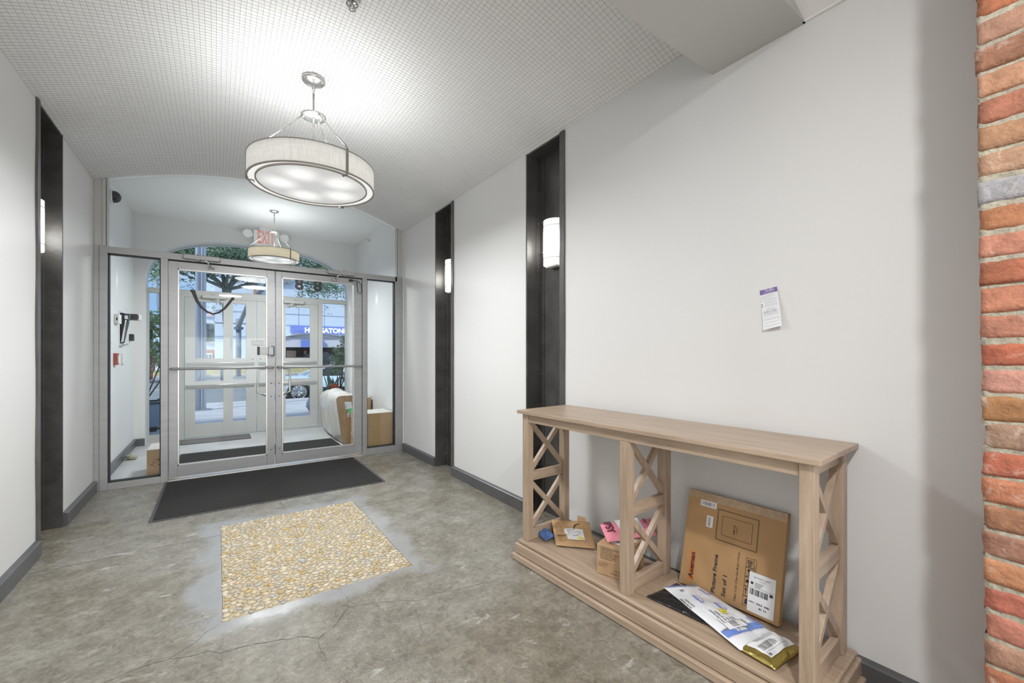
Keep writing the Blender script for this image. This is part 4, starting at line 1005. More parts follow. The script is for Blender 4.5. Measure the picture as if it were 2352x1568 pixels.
# brown padded mailer (top edge far, rests on the blue bag); x runs along its lower edge
S = Sheet([T(.225, .105, ZS + .010), T(.395, .250, ZS + .010), T(.232, .380, ZS + .075), T(.050, .235, ZS + .072)], .006, .010, .004, 3)
root = empty('kraft_mailer', T(.22, .24, ZS), 0, 'brown paper mailer with white label propped at the left end of the shelf', 'mailer')
o1 = S.bag().build('envelope', KRAFT)
m = MB(); P = S.P
put_rect(m, P, .075, .175, .045, .135, 0, .0012, 8, 8); put_rect(m, P, .065, .085, .09, .13, 0, .0009, 2, 4)
for y in (.125, .120): put_rect(m, P, .08, .12, y, y + .002, 1, .0018, 4, 1)
put_text(m, 'FRI  1  CYCLE 1', lambda x, y, o=0: P(.083 + x, .108 + y, .0018), .013, 1); put_rect(m, P, .085, .165, .098, .0995, 1, .0018, 4, 1)
put_rect(m, P, .085, .165, .055, .056, 1, .0018, 4, 1); put_rect(m, P, .085, .086, .055, .098, 1, .0018, 1, 4)
put_rect(m, P, .135, .17, .05, .068, 2, .0020, 4, 2); put_text(m, '1', lambda x, y, o=0: P(.138 + x, .053 + y, .0026), .014, 1); put_text(m, '$ 755', lambda x, y, o=0: P(.149 + x, .055 + y, .0026), .009, 1)
for i in range(9):                                   # printed swoosh
    a = R(205 + i * 13); put_rect(m, P, .118 + .03 * math.cos(a), .118 + .03 * math.cos(a + .25), .092 + .018 * math.sin(a), .0945 + .018 * math.sin(a + .2), 1, .0022)
l1 = m.build('address_label', [PAPER, PAPERG, YEL])
m = MB(); put_text(m, 'cut to', lambda x, y, o=0: P(.020 + x, .185 + y, .0014), .012); put_text(m, 'open', lambda x, y, o=0: P(.022 + x, .172 + y, .0014), .012)
for k in range(6): put_rect(m, P, .018, .052, .105 + k * .0098, .1065 + k * .0098, 0, .0014, 2, 1)
put_rect(m, P, .018, .0195, .105, .154, 0, .0014, 1, 2); put_rect(m, P, .052, .0535, .105, .1555, 0, .0014, 1, 2)
put_text(m, 'RECYCLE', lambda x, y, o=0: P(.018 + x, .070 + y, .0014), .011, 0, .0006); put_text(m, 'paper', lambda x, y, o=0: P(.022 + x, .058 + y, .0014), .011); put_text(m, 'C5  o', lambda x, y, o=0: P(.022 + x, .030 + y, .0014), .016)
put_text(m, 'return', lambda x, y, o=0: P(.085 + x, .190 + y, .0014), .009)
for i in range(16):                                  # curved smile printed near the top
    a = R(100 + i * 6); q = (.175 + .05 * math.cos(a), .135 + .055 * math.sin(a)); w_ = .0035 * math.sin(PI * (i + .5) / 16) + .0008; put_rect(m, P, q[0] - w_, q[0] + w_, q[1] - .003, q[1] + .003, 0, .0016)
l2 = m.build('printing', INKB)
m = MB(); A = S.P(.178, .222, .002); m.add([S.P(.155, .215, .001), S.P(.212, .215, .001), S.P(.205, .235, .012), S.P(.160, .240, .016), S.P(.155, .215, -.001), S.P(.212, .215, -.001), S.P(.205, .235, .010), S.P(.160, .240, .014)],
       [(0, 1, 2, 3), (7, 6, 5, 4), (0, 4, 5, 1), (1, 5, 6, 2), (2, 6, 7, 3), (3, 7, 4, 0)]); l3 = m.build('torn_flap', KRAFT)
kids(root, o1, l1, l2, l3)
# blue bag
S = Sheet([T(.028, .122, ZS + .018), T(.158, .088, ZS + .016), T(.150, .168, ZS + .020), T(.050, .196, ZS + .020)], .015, .022, .008, 51)
o = S.bag(30).build('blue_bag', BLUEP)
tag(o, 'crumpled blue plastic bag tucked behind the brown paper mailer', 'plastic bag')
# cardboard box by the middle leg
ca, sa = math.cos(R(14)), math.sin(R(14))
def Bx(x, y, z): return T(.555 + x * ca - y * sa, .072 + x * sa + y * ca, ZS + z)
root = empty('printed_carton', Bx(.08, .09, 0), 0, 'small printed cardboard box behind the middle leg of the table', 'cardboard box')
m = MB(); W_, D_, H_ = .165, .20, .148
m.add([Bx(0, 0, 0), Bx(W_, 0, 0), Bx(W_, D_, 0), Bx(0, D_, 0), Bx(0, 0, H_), Bx(W_, 0, H_), Bx(W_, D_, H_), Bx(0, D_, H_)], [(0, 3, 2, 1), (4, 5, 6, 7), (0, 1, 5, 4), (1, 2, 6, 5), (2, 3, 7, 6), (3, 0, 4, 7)])
o1 = m.build('carton', CARD, bevel=.003)
m = MB(); Pf = lambda x, y, o=0: Bx(x, -.0004 - o, y)
for i, s_ in enumerate(('CORRUGATED RECYCLES', 'PLEASE RECYCLE', 'THIS BOX IS MADE FROM', 'RECYCLED FIBRE AND IS', 'RECYCLABLE WHERE', 'FACILITIES EXIST')): put_text(m, s_, lambda x, y, o=0, i=i: Pf(.020 + x, .132 - i * .0105 + y, .0008), .0085)
for i, s_ in enumerate(('EDGE CRUSH TEST', 'SIZE LIMIT 75 IN', 'GROSS WT LT')): put_text(m, s_, lambda x, y, o=0, i=i: Pf(.010 + x, .056 - i * .008 + y, .0008), .0062)
put_text(m, 'THIS SIDE UP', lambda x, y, o=0: Pf(.085 + x, .032 + y, .0008), .011); put_text(m, 'PAPER 21 PAP', lambda x, y, o=0: Pf(.075 + x, .016 + y, .0008), .012)
o2 = m.build('printing', INKB)
m = MB(); put_rect(m, Pf, 0, W_, .073, .0765, 0, .0006); o3 = m.build('seam', mat('card_seam', (.62, .45, .29), .6))
m = MB(); Pt = lambda x, y, o=0: Bx(x, y, H_ + .0005 + o); put_rect(m, Pt, .055, .15, .045, .17, 0, .0004); barcode(m, Pt, .065, .14, .06, .10, 1, .0009, 18); 
Ps = lambda x, y, o=0: Bx(W_ + .0004 + o, x, y); put_rect(m, Ps, .12, .16, .0, H_, 2, .0004)
o4 = m.build('labels_and_tape', [PAPER, PAPERG, CARDD]); kids(root, o1, o2, o3, o4)
# pink mailer on top
zt_ = ZS + H_
S = Sheet([T(.600, .100, zt_ + .012), T(.708, .372, zt_ + .016), T(.625, .425, zt_ + .060), T(.470, .195, zt_ + .036)], .012, .012, .003, 8)
root = empty('pink_mailer', T(.58, .27, zt_), 0, 'pink bubble mailer with dark lettering lying on the small carton', 'mailer')
o1 = S.bag().build('pouch', PINK)
m = MB(); P = S.P
put_text(m, 'IPSY', lambda x, y, o=0: P(.052 - y * .95, .150 - x * .92, .0014) if False else P(.020 + y, .146 - x, .0014), .056, 0, .0014, 'LEFT', .95)
l1 = m.build('lettering', DKPINK)
m = MB(); put_rect(m, P, .085, .215, .035, .15, 0, .001, 10, 8); barcode(m, P, .15, .20, .05, .12, 1, .0018, 12, 2, 4); put_rect(m, P, .10, .13, .055, .058, 1, .0018); put_rect(m, P, .10, .13, .07, .073, 1, .0018); put_rect(m, P, .138, .140, .04, .145, 1, .0018, 1, 6)
l2 = m.build('address_label', [PAPER, PAPERG])
m = MB(); put_text(m, 'IPSY', lambda x, y, o=0: P(.232 + y * .5, .13 - x * .5, .0014), .05, 0, .001); l3 = m.build('lettering', DKPINK)
kids(root, o1, l1, l2, l3)

# picture-frame carton leaning on the wall
fb = [T(.866, .300, ZS), T(1.294, .300, ZS), T(1.294, .398, ZS + .428), T(.866, .398, ZS + .428)]
ex_ = (fb[1] - fb[0]).normalized(); ey_ = (fb[3] - fb[0]).normalized(); nf = ex_.cross(ey_).normalized()
if nf.dot(E2) > 0: nf = -nf
FW, FH, FT = (fb[1] - fb[0]).length, (fb[3] - fb[0]).length, .030
fb = [p + Vector((0, 0, .010)) for p in fb]
Pf = lambda x, y, o=0: fb[0] + ex_ * x + ey_ * y + nf * o
root = empty('picture_frame_carton', T(1.08, .31, ZS), 0, 'large flat cardboard picture-frame carton leaning on the wall under the table', 'cardboard box')
m = MB(); q = [Pf(0, 0), Pf(FW, 0), Pf(FW, FH), Pf(0, FH)]; m.add(q + [p - nf * FT for p in q], [(0, 1, 2, 3), (7, 6, 5, 4), (0, 4, 5, 1), (1, 5, 6, 2), (2, 6, 7, 3), (3, 7, 4, 0)]); o1 = m.build('carton', CARDF, bevel=.003)
def line(m_, P, x0, y0, x1, y1, w_=.0012, mi=0, off=.0008):
    d = Vector((x1 - x0, y1 - y0)); L_ = d.length; q = rot_map(P, x0, y0, math.atan2(d.y, d.x)); put_rect(m_, q, 0, L_, -w_, w_, mi, off)
def rect_out(m_, P, x0, x1, y0, y1, w_=.0009, mi=0): line(m_, P, x0, y0, x1, y0, w_, mi); line(m_, P, x1, y0, x1, y1, w_, mi); line(m_, P, x1, y1, x0, y1, w_, mi); line(m_, P, x0, y1, x0, y0, w_, mi)
# text runs upward: rotated map with x -> +y
def up(x0, y0): return lambda x, y, o=0: Pf(x0 - y, y0 + x, .0010)
m = MB()
put_rect(m, Pf, .039, .067, .032, .160, 1, .0005)
def fit_up(t, xb, y0, y1, cap, bold=0., mb=None):
    vs_, fs = text_verts(t, 1., bold); x0 = min(v[0] for v in vs_); x1 = max(v[0] for v in vs_); kx = (y1 - y0) / (x1 - x0)
    (mb or m).add([Pf(xb - y * cap / .70, y0 + (x - x0) * kx, .0010) for x, y, z in vs_], fs, 0)
fit_up('Axeman', .0625, .038, .156, .021, .04); fit_up('Picture Frame', .1675, .020, .183, .0165, .03); fit_up('Set of 1', .214, .022, .110, .0165, .022)
fit_up('O Black  O Gold  O Rose Gold  M Silver  O Bronze', .2585, .024, .227, .0085, .004); fit_up('18x16', .229, .292, .330, .008, .012); fit_up('45x40cm', .239, .297, .325, .005)
rect_out(m, Pf, .150, .322, .250, .380, .0007); rect_out(m, Pf, .1475, .3245, .2475, .3825, .0005); rect_out(m, Pf, .171, .300, .274, .357, .0007)
for k in range(5): rect_out(m, Pf, .287, .318, .026 + k * .0385, .0625 + k * .0385, .0008)
rect_out(m, Pf, .318, .328, .142, .219, .0006); line(m, Pf, .323, .146, .323, .19, .001)
YY = lambda k: .026 + k * .0385 + .018
put_rect(m, Pf, .296, .309, YY(4) - .014, YY(4) - .009, 0, .001)
for i in range(5): line(m, Pf, .295 + i * .0038, YY(4) - .006, .294 + i * .0044, YY(4) + .012, .0013)
put_rect(m, Pf, .296, .309, YY(3) + .001, YY(3) + .013, 0, .001); line(m, Pf, .3025, YY(3) - .012, .3025, YY(3) + .002, .001); line(m, Pf, .296, YY(3) - .012, .309, YY(3) - .012, .001)
for i in range(9): a = PI * i / 8; line(m, Pf, .3025, YY(2) - .002, .3025 + .011 * math.cos(a), YY(2) - .002 + .012 * math.sin(a), .002)
line(m, Pf, .3025, YY(2) - .014, .3025, YY(2), .0008)
for dx_ in (-.007, .007): line(m, Pf, .3025 + dx_, YY(1) - .012, .3025 + dx_, YY(1) + .012, .0016); line(m, Pf, .3025 + dx_ - .005, YY(1) + .004, .3025 + dx_, YY(1) + .013, .0012); line(m, Pf, .3025 + dx_ + .005, YY(1) + .004, .3025 + dx_, YY(1) + .013, .0012)
put_rect(m, Pf, .295, .311, YY(0) - .012, YY(0) + .004, 0, .001); line(m, Pf, .296, YY(0) + .002, .309, YY(0) + .012, .003)
o2 = m.build('printing', [INK, mat('orange_print', (.62, .19, .045), .5)])
m = MB(); put_rect(m, Pf, .062, .138, .376, .403, 0, .0005); barcode(m, Pf, .068, .132, .381, .398, 1, .001, 18)
o3 = m.build('barcode_label', [PAPER, PAPERG])
m = MB(); put_rect(m, Pf, .099, .129, .288, .339, 0, .0005); [put_rect(m, Pf, .105, .118, .294 + k * .003, .2955 + k * .003, 1, .001) for k in range(13)]
o4 = m.build('small_label', [PAPER, PAPERG])
m = MB(); q = rot_map(Pf, .306, .012, R(.5)); put_rect(m, q, 0, .102, 0, .156, 0, .0016)
put_text(m, 'SHIP PARCEL RIGHT', lambda x, y, o=0: q(.018 + x, .136 + y, .0024), .0072, 1); put_text(m, 'CYCLE 1', lambda x, y, o=0: q(.042 + x, .126 + y, .0024), .0065, 1)
for i in range(4): put_rect(m, q, .024, .058 - .004 * i, .117 - i * .005, .1185 - i * .005, 1, .0024)
put_rect(m, q, .008, .018, .108, .118, 1, .0024); barcode(m, q, .006, .076, .068, .092, 1, .0024, 26, 9); put_rect(m, q, .082, .094, .083, .094, 1, .0024)
put_rect(m, q, .004, .097, .098, .0988, 1, .0024); put_text(m, 'CT9-1   DXC5   6:30p', lambda x, y, o=0: q(.006 + x, .036 + y, .0024), .0085, 1, .0004); put_text(m, '3D  7.4', lambda x, y, o=0: q(.045 + x, .020 + y, .0024), .0095, 1, .0004)
o5 = m.build('shipping_label', [PAPER, INK])
m = MB(); put_rect(m, Pf, .0, FW, FH - .035, FH, 0, .0004, 8, 1); q2 = lambda x, y, o=0: Pf(x, FH + .0004 + o, -y); put_rect(m, q2, 0, FW, 0, FT, 0, .0004); put_rect(m, Pf, 0, .016, .0, .04, 0, .0004)
o6 = m.build('packing_tape', mat('clear_tape_on_card', (.42, .29, .17), .15, spec=.7, var=.12, vscale=40, bump=.6, bscale=40))
kids(root, o1, o2, o3, o4, o5, o6)

# black poly bag under the white mailer
S = Sheet([T(.838, .078, ZS + .006), T(1.10, .095, ZS + .010), T(1.06, .270, ZS + .008), T(.862, .290, ZS + .006)], .004, .014, .006, 12)
root = empty('black_mailer', T(.95, .18, ZS), 0, 'black plastic mailer half covered by the white one', 'mailer')
o1 = S.bag().build('bag', BLACKB); m = MB(); put_text(m, 'G', lambda x, y, o=0: S.P(.058 + x, .115 + y, .0016), .035, 0, .001); put_rect(m, S.P, .050, .052, .105, .145, 0, .0014, 1, 3); put_rect(m, S.P, .05, .088, .1435, .145, 0, .0014, 3, 1); l = m.build('logo_print', PAPER); kids(root, o1, l)
# white mailer
S = Sheet([T(.860, .175, ZS + .026), T(1.262, .040, ZS + .014), T(1.325, .225, ZS + .020), T(.962, .292, ZS + .036)], .010, .013, .003, 21)
root = empty('white_mailer', T(1.1, .18, ZS), 0, 'white prime plastic mailer with blue stripes on the table shelf', 'mailer')
o1 = S.bag(32).build('bag', WPOLY); P = S.P; Wm, Hm = S.W, S.H
m = MB(); put_rect(m, P, Wm * .775, Wm * .86, .004, Hm * .30, 0, .0010, 5, 6); put_rect(m, P, Wm * .775, Wm * .86, Hm * .60, Hm * .985, 0, .0010, 5, 6)
put_rect(m, P, Wm * .84, Wm * .86, Hm * .28, Hm * .62, 0, .0010, 2, 6)
put_rect(m, P, .002, .012, Hm * .1, Hm * .95, 0, .0008, 1, 8); o2 = m.build('blue_stripes', mat('mailer_blue', (.16, .27, .66), .4))
def rt(x0, y0, ang=PI): c, s_ = math.cos(ang), math.sin(ang); return lambda x, y, o=0: P(x0 + x * c - y * s_, y0 + x * s_ + y * c, .0016)
m = MB()
for x0, y0 in ((.155, .070), (.215, .120), (.325, .165), (.34, .06), (.10, .150)):
    put_text(m, 'prime', rt(x0, y0), .023, 0, .0006)
    for i in range(12): a = R(205 + i * 11.5); put_rect(m, rt(x0, y0), .028 + .024 * math.cos(a) - .0026, .028 + .024 * math.cos(a) + .0026, -.003 + .010 * math.sin(a), -.0012 + .010 * math.sin(a), 0)
o3 = m.build('prime_lettering', INKBL)
m = MB()
for x0, y0 in ((.215, .190), (.165, .020), (.265, .070), (.33, .125)):
    put_text(m, 'I am happy', rt(x0, y0), .012, 0, .0005); put_text(m, 'to be reused', rt(x0, y0 - .014), .012, 0, .0005)
put_rect(m, P, .045, .058, .045, .062, 0, .0016); put_rect(m, P, .075, .092, .165, .182, 0, .0016); put_text(m, 'mailer', rt(.315, .012, PI / 2), .016, 0, .0006)
o4 = m.build('black_lettering', PAPERG)
m = MB(); put_rect(m, P, Wm * .65, Wm * .80, Hm * .20, Hm * .66, 0, .0020, 5, 8); 
for k in range(5): put_rect(m, P, Wm * .66, Wm * .70, Hm * (.26 + k * .07), Hm * (.29 + k * .07), 1, .0028, 2, 1)
barcode(m, P, Wm * .72, Wm * .785, Hm * .34, Hm * .5, 1, .0028, 12, 5, 2); put_rect(m, P, Wm * .71, Wm * .715, Hm * .22, Hm * .64, 1, .0028, 1, 4)
put_text(m, 'C513', rt(Wm * .79, Hm * .60), .012, 1); o5 = m.build('address_label', [PAPER, PAPERG])
m = MB(); q = rt(.222, .098, R(160)); put_rect(m, q, -.016, .016, -.012, .012, 0, .003, 2, 2); 
m2 = MB(); put_text(m2, '2.1', lambda x, y, o=0: q(-.012 + x, -.006 + y) + Vector((0, 0, .0012)), .016)
m.add([v + Vector((0, 0, .0006)) for v in m2.v], m2.f, 1); o6 = m.build('yellow_sticker', [YEL, INK]); kids(root, o1, o2, o3, o4, o5, o6)
for v in o6.data.vertices: v.co.z += .0008
# gold mailer
S = Sheet([T(1.252, .048, ZS + .012), T(1.376, .040, ZS + .010), T(1.400, .232, ZS + .012), T(1.300, .218, ZS + .030)], .010, .020, .005, 33)
root = empty('gold_mailer', T(1.33, .13, ZS), 0, 'crumpled gold foil mailer with a white label near the front right leg', 'mailer')
o1 = S.bag(30).build('bag', GOLDM); P = S.P
m = MB(); put_rect(m, P, .010, S.W * .80, S.H * .14, S.H * .93, 0, .0014, 8, 10)
barcode(m, lambda x, y, o=0: P(y, x, o), S.H * .20, S.H * .62, S.W * .34, S.W * .56, 1, .0022, 24, 4, 3)
for k in range(3): put_rect(m, P, S.W * (.20 - .05 * k), S.W * (.205 - .05 * k) + .001, S.H * .3, S.H * .85, 1, .0022, 1, 6)
put_rect(m, P, S.W * .62, S.W * .63, S.H * .18, S.H * .85, 1, .0022, 1, 6); put_rect(m, P, S.W * .68, S.W * .76, S.H * .17, S.H * .24, 1, .0022, 2, 2)
o2 = m.build('shipping_label', [PAPER, PAPERG]); kids(root, o1, o2)

# notice slip on the wall
XN = xr(.85) - .0012
root = empty('delivery_slip', (XN, .85, 1.42), 0, 'white delivery notice with a purple top band stuck on the right wall', 'paper notice')
dq = Vector((-.012, -.068, .012)); C0 = Vector((XN, .899, 1.497)); C1 = Vector((XN - .001, .829, 1.507)); C3 = Vector((XN - .006, .880, 1.322)); C2 = Vector((XN - .012, .803, 1.338))
def Pn(x, y, o=0):      # x 0..1 across, y 0..1 down
    a = C0.lerp(C1, x).lerp(C3.lerp(C2, x), y); a.x -= .012 * max(0, y - .8) * 2.5 + o; return a
m = MB(); put_rect(m, Pn, 0, 1, 0, 1, 0, 0, 4, 14); put_rect(m, Pn, 0, 1, 0, .12, 1, .0005, 4, 1)
pb = m.build('slip', [PAPER, mat('purple_band', (.20, .13, .36), .5)])
m = MB(); put_text(m, 'FedEx', lambda x, y, o=0: Pn(.30 + x, .065 - y * .40, .0010), .22, 1); put_text(m, 'We missed you', lambda x, y, o=0: Pn(.2 + x, .105 - y * .40, .0010), .10, 1)
for k, (a, b, y_) in enumerate(((.05, .8, .16), (.05, .85, .19), (.05, .6, .22), (.05, .9, .26), (.05, .95, .29), (.2, .9, .33), (.2, .85, .36), (.2, .95, .40), (.2, .9, .43), (.3, .7, .49), (.25, .75, .52), (.1, .9, .62), (.1, .9, .65), (.08, .95, .76), (.08, .95, .84), (.1, .9, .92))):
    put_rect(m, Pn, a, b, y_, y_ + .006, 2, .0010, 3, 1)
barcode(m, Pn, .12, .88, .545, .60, 2, .0010, 14, 7); put_rect(m, Pn, .04, .10, .355, .375, 0, .0012); put_rect(m, Pn, .04, .10, .41, .43, 0, .0012)
tx = m.build('printing', [INK, PAPER, mat('pale_print', (.50, .50, .52), .6)]); kids(root, pb, tx)

# ================================================================== outdoors
ZW, ZC, ZT = -.02, -.35, -.50
PAVE = mat('sidewalk_concrete', (.42, .42, .45), .8, var=.12, vscale=2, bump=.3, bscale=30)
ASPH = mat('asphalt', (.20, .215, .235), .85, var=.12, vscale=3, bump=.3, bscale=40)
CURB = mat('kerb_stone', (.50, .50, .50), .8, var=.1); LINEW = mat('road_paint', (.75, .76, .78), .7); DRYG = mat('dry_grass', (.34, .29, .15), .9, var=.35, vscale=4, bump=.8, bscale=20, bdist=.03)
m = MB(); m.add([(-12, 7.72, ZW), (16, 7.72, ZW), (16, 10, -.12), (-12, 10, -.12), (16, 16.4, ZC), (-12, 16.4, ZC), (-12, 16.4, -.8), (16, 16.4, -.8), (16, 7.72, -.8), (-12, 7.72, -.8)], [(0, 1, 2, 3), (3, 2, 4, 5), (5, 4, 7, 6)])
tag(struct(m.build('sidewalk', PAVE)))
m = MB(); m.box(-40, 45, 16.3, 16.5, -.8, ZC + .004); struct(m.build('kerb', CURB))
m = MB(); m.box(-2.9, -.6, 14.9, 16.25, -.345, -.318); m.box(-1.7, -1.66, 14.9, 16.25, -.318, -.316); struct(m.build('kerb_ramp', mat('ramp_concrete', (.33, .31, .33), .85, var=.1)))
m = MB(); m.box(-60, 70, 16.5, 38.6, -.8, ZT); m.box(-60, 70, 26.0, 26.15, ZT, ZT + .005, 1); m.box(-60, 70, 33.6, 33.75, ZT, ZT + .005, 1); struct(m.build('street', [ASPH, LINEW]))
m = MB(); m.box(-60, 70, 38.6, 39.0, -.8, -.38); struct(m.build('far_kerb', CURB))
m = MB(); m.add([(-60, 39, -.40), (70, 39, -.40), (70, 41.5, -.05), (-60, 41.5, -.05)], [(0, 1, 2, 3)]); m.add([(-60, 41.5, -.05), (70, 41.5, -.05), (70, 60, -.02), (-60, 60, -.02)], [(0, 1, 2, 3)], 1)
struct(m.build('verge', [DRYG, mat('far_pavement', (.60, .62, .66), .8)]))

YB = 46.0
def B(u, v, y=YB): q = py(u, v, y); return q.x, q.z
def fbox(mb, u0, u1, v0, v1, y0=YB, dy=.3, mi=0, z0=None):
    x0, zt_ = B(u0, v0, y0); x1, _ = B(u1, v0, y0); _, zb = B((u0 + u1) / 2, v1, y0); zb = z0 if z0 is not None else zb
    mb.box(x0, x1, y0, y0 + dy, zb, zt_, mi)
PANEL = mat('pale_blue_panel', (.64, .71, .82), .5, var=.03, vscale=.4); PJOINT = mat('panel_joint', (.30, .37, .47), .6); BRK = mat('far_brick', (.40, .22, .17), .8)
WGL = mat('far_window_glass', (.16, .19, .19), .15, var=.3, vscale=1.5); DARK = mat('dark_interior', (.035, .03, .032), .7); LILAC = mat('canopy_lilac', (.66, .65, .72), .6); SIGNB = mat('sign_blue', (.20, .28, .70), .5)
cb_ = empty('college_building', (4, YB, 0), 0, 'pale blue panelled building across the street with a blue HOUSATONIC sign', 'building')
m = MB(); xA, _ = B(493, 700); m.box(xA, 40, YB, YB + 8, -.5, 10.5); xl, _ = B(455, 700); m.box(xl, xA, YB + 1.2, YB + 8, -.5, 9.5)
wl = m.build('wall', PANEL)
m = MB()
for v in (618, 645, 680, 720, 746): z = B(640, v)[1]; m.box(xA, 40, YB - .02, YB + .01, z - .03, z + .03)
for z in (B(500, 772)[1], B(500, 776)[1], B(500, 741)[1]): m.box(xA, B(640, 772)[0], YB - .02, YB + .01, z - .025, z + .025)
for u in (686, 745, 800): x = B(u, 700)[0]; m.box(x - .02, x + .02, YB - .015, YB + .01, B(u, 748)[1], 10.4)
jt = m.build('panel_joints', PJOINT)
obs = [wl, jt]
def part(name, mt, *rects, y=YB, dy=.1):
    m = MB()
    for r_ in rects: fbox(m, *r_, y0=y - dy * .5, dy=dy)
    o = m.build(name, mt); obs.append(o); return o
part('pink_panel', mat('pink_panel', (.70, .58, .62), .6), (470, 492, 712, 727), y=YB + 1.1)
part('window_frame', mat('tan_frame', (.62, .60, .54), .6), (471, 492.5, 741, 788), y=YB + 1.08, dy=.1)
part('window', WGL, (473, 491, 743, 783), y=YB + 1.02, dy=.1); part('window_bar', mat('bar_dark', (.12, .13, .13), .5), (476.3, 477.3, 743, 786), (472, 492, 757, 758), y=YB + .95, dy=.08)
part('brick_band', BRK, (470, 493, 803, 838), y=YB + 1.05); part('low_window', LINEW, (471, 488, 811, 826), y=YB + .98, dy=.1); part('window_pane', WGL, (472, 478, 814, 818), (480, 486, 814, 818), (472, 478, 820, 824), (480, 486, 820, 824), y=YB + .92, dy=.08)
part('louvre_band', mat('louvre_grey', (.27, .28, .30), .6), (592, 668, 628, 648), y=YB - .2); part('brown_pier', mat('ochre_brick', (.38, .27, .17), .8), (583, 591, 620, 690), y=YB - .4, dy=.4)
part('sign_panel', SIGNB, (667, 806, 747, 766), y=YB - .12, dy=.14)
m = MB(); x0, z0 = B(699.5, 764, YB - .2); put_text(m, 'HOUSATONIC', frame_map((x0, YB - .22, z0 + .06), (1, 0, 0), (0, 0, 1), (0, -1, 0)), .655, 0, .03, 'LEFT', 1.0, .0)
obs.append(m.build('sign_lettering', mat('sign_white', (.9, .92, .95), .5, emit=(.9, .95, 1), es=.25)))
m = MB(); cx_, cz_ = B(683, 750, YB - .2)
for k in range(3):
    rr = .22 + .17 * k; m.tube([(cx_ + rr * math.cos(a), YB - .21, cz_ - .15 + rr * .8 * math.sin(a)) for a in [PI + PI * i / 12 for i in range(13)]], .028, 4)
obs.append(m.build('sign_emblem', mat('sign_emblem', (.35, .42, .78), .5)))
m = MB(); xa_, za_ = B(640, 775, 43.5); xb_, zb_ = B(812, 775, 43.5); zt0 = B(700, 766, 43.5)[1]; zlow = B(700, 797, 43.5)[1]
pr_ = [(xa_ + (xb_ - xa_) * i / 14, za_ - .1 + (zt0 - za_ + .1) * math.sin(PI * i / 14) ** .8) for i in range(15)]
m.prismy([(xa_, zlow), (xb_, zlow)] + pr_[::-1], 43.5, YB - .02); obs.append(m.build('canopy', [LILAC]))
m = MB(); m.box(xa_, xb_, 43.4, 43.5, zlow + .9, zlow + .96); m.prismy([(x, z + .06) for x, z in pr_] + [(x, z - .03) for x, z in pr_[::-1]], 43.35, 43.6); obs.append(m.build('canopy_edge', mat('canopy_edge', (.33, .31, .34), .6)))
m = MB(); xs0, zz0 = B(691, 797, 43.3); xs1, zz1 = B(745, 781, 43.3); m.box(xs0, xs1, 43.25, 43.38, zz0 + .0, zz1); obs.append(m.build('canopy_sign', SIGNB))
part('entrance_opening', DARK, (648, 806, 797, 838), y=YB - .2, dy=.2); part('entrance_back_wall', mat('tan_back', (.42, .30, .22), .7), (658, 680, 805, 822), (698, 704, 805, 814), y=YB - .35, dy=.1)
kids(cb_, *obs)
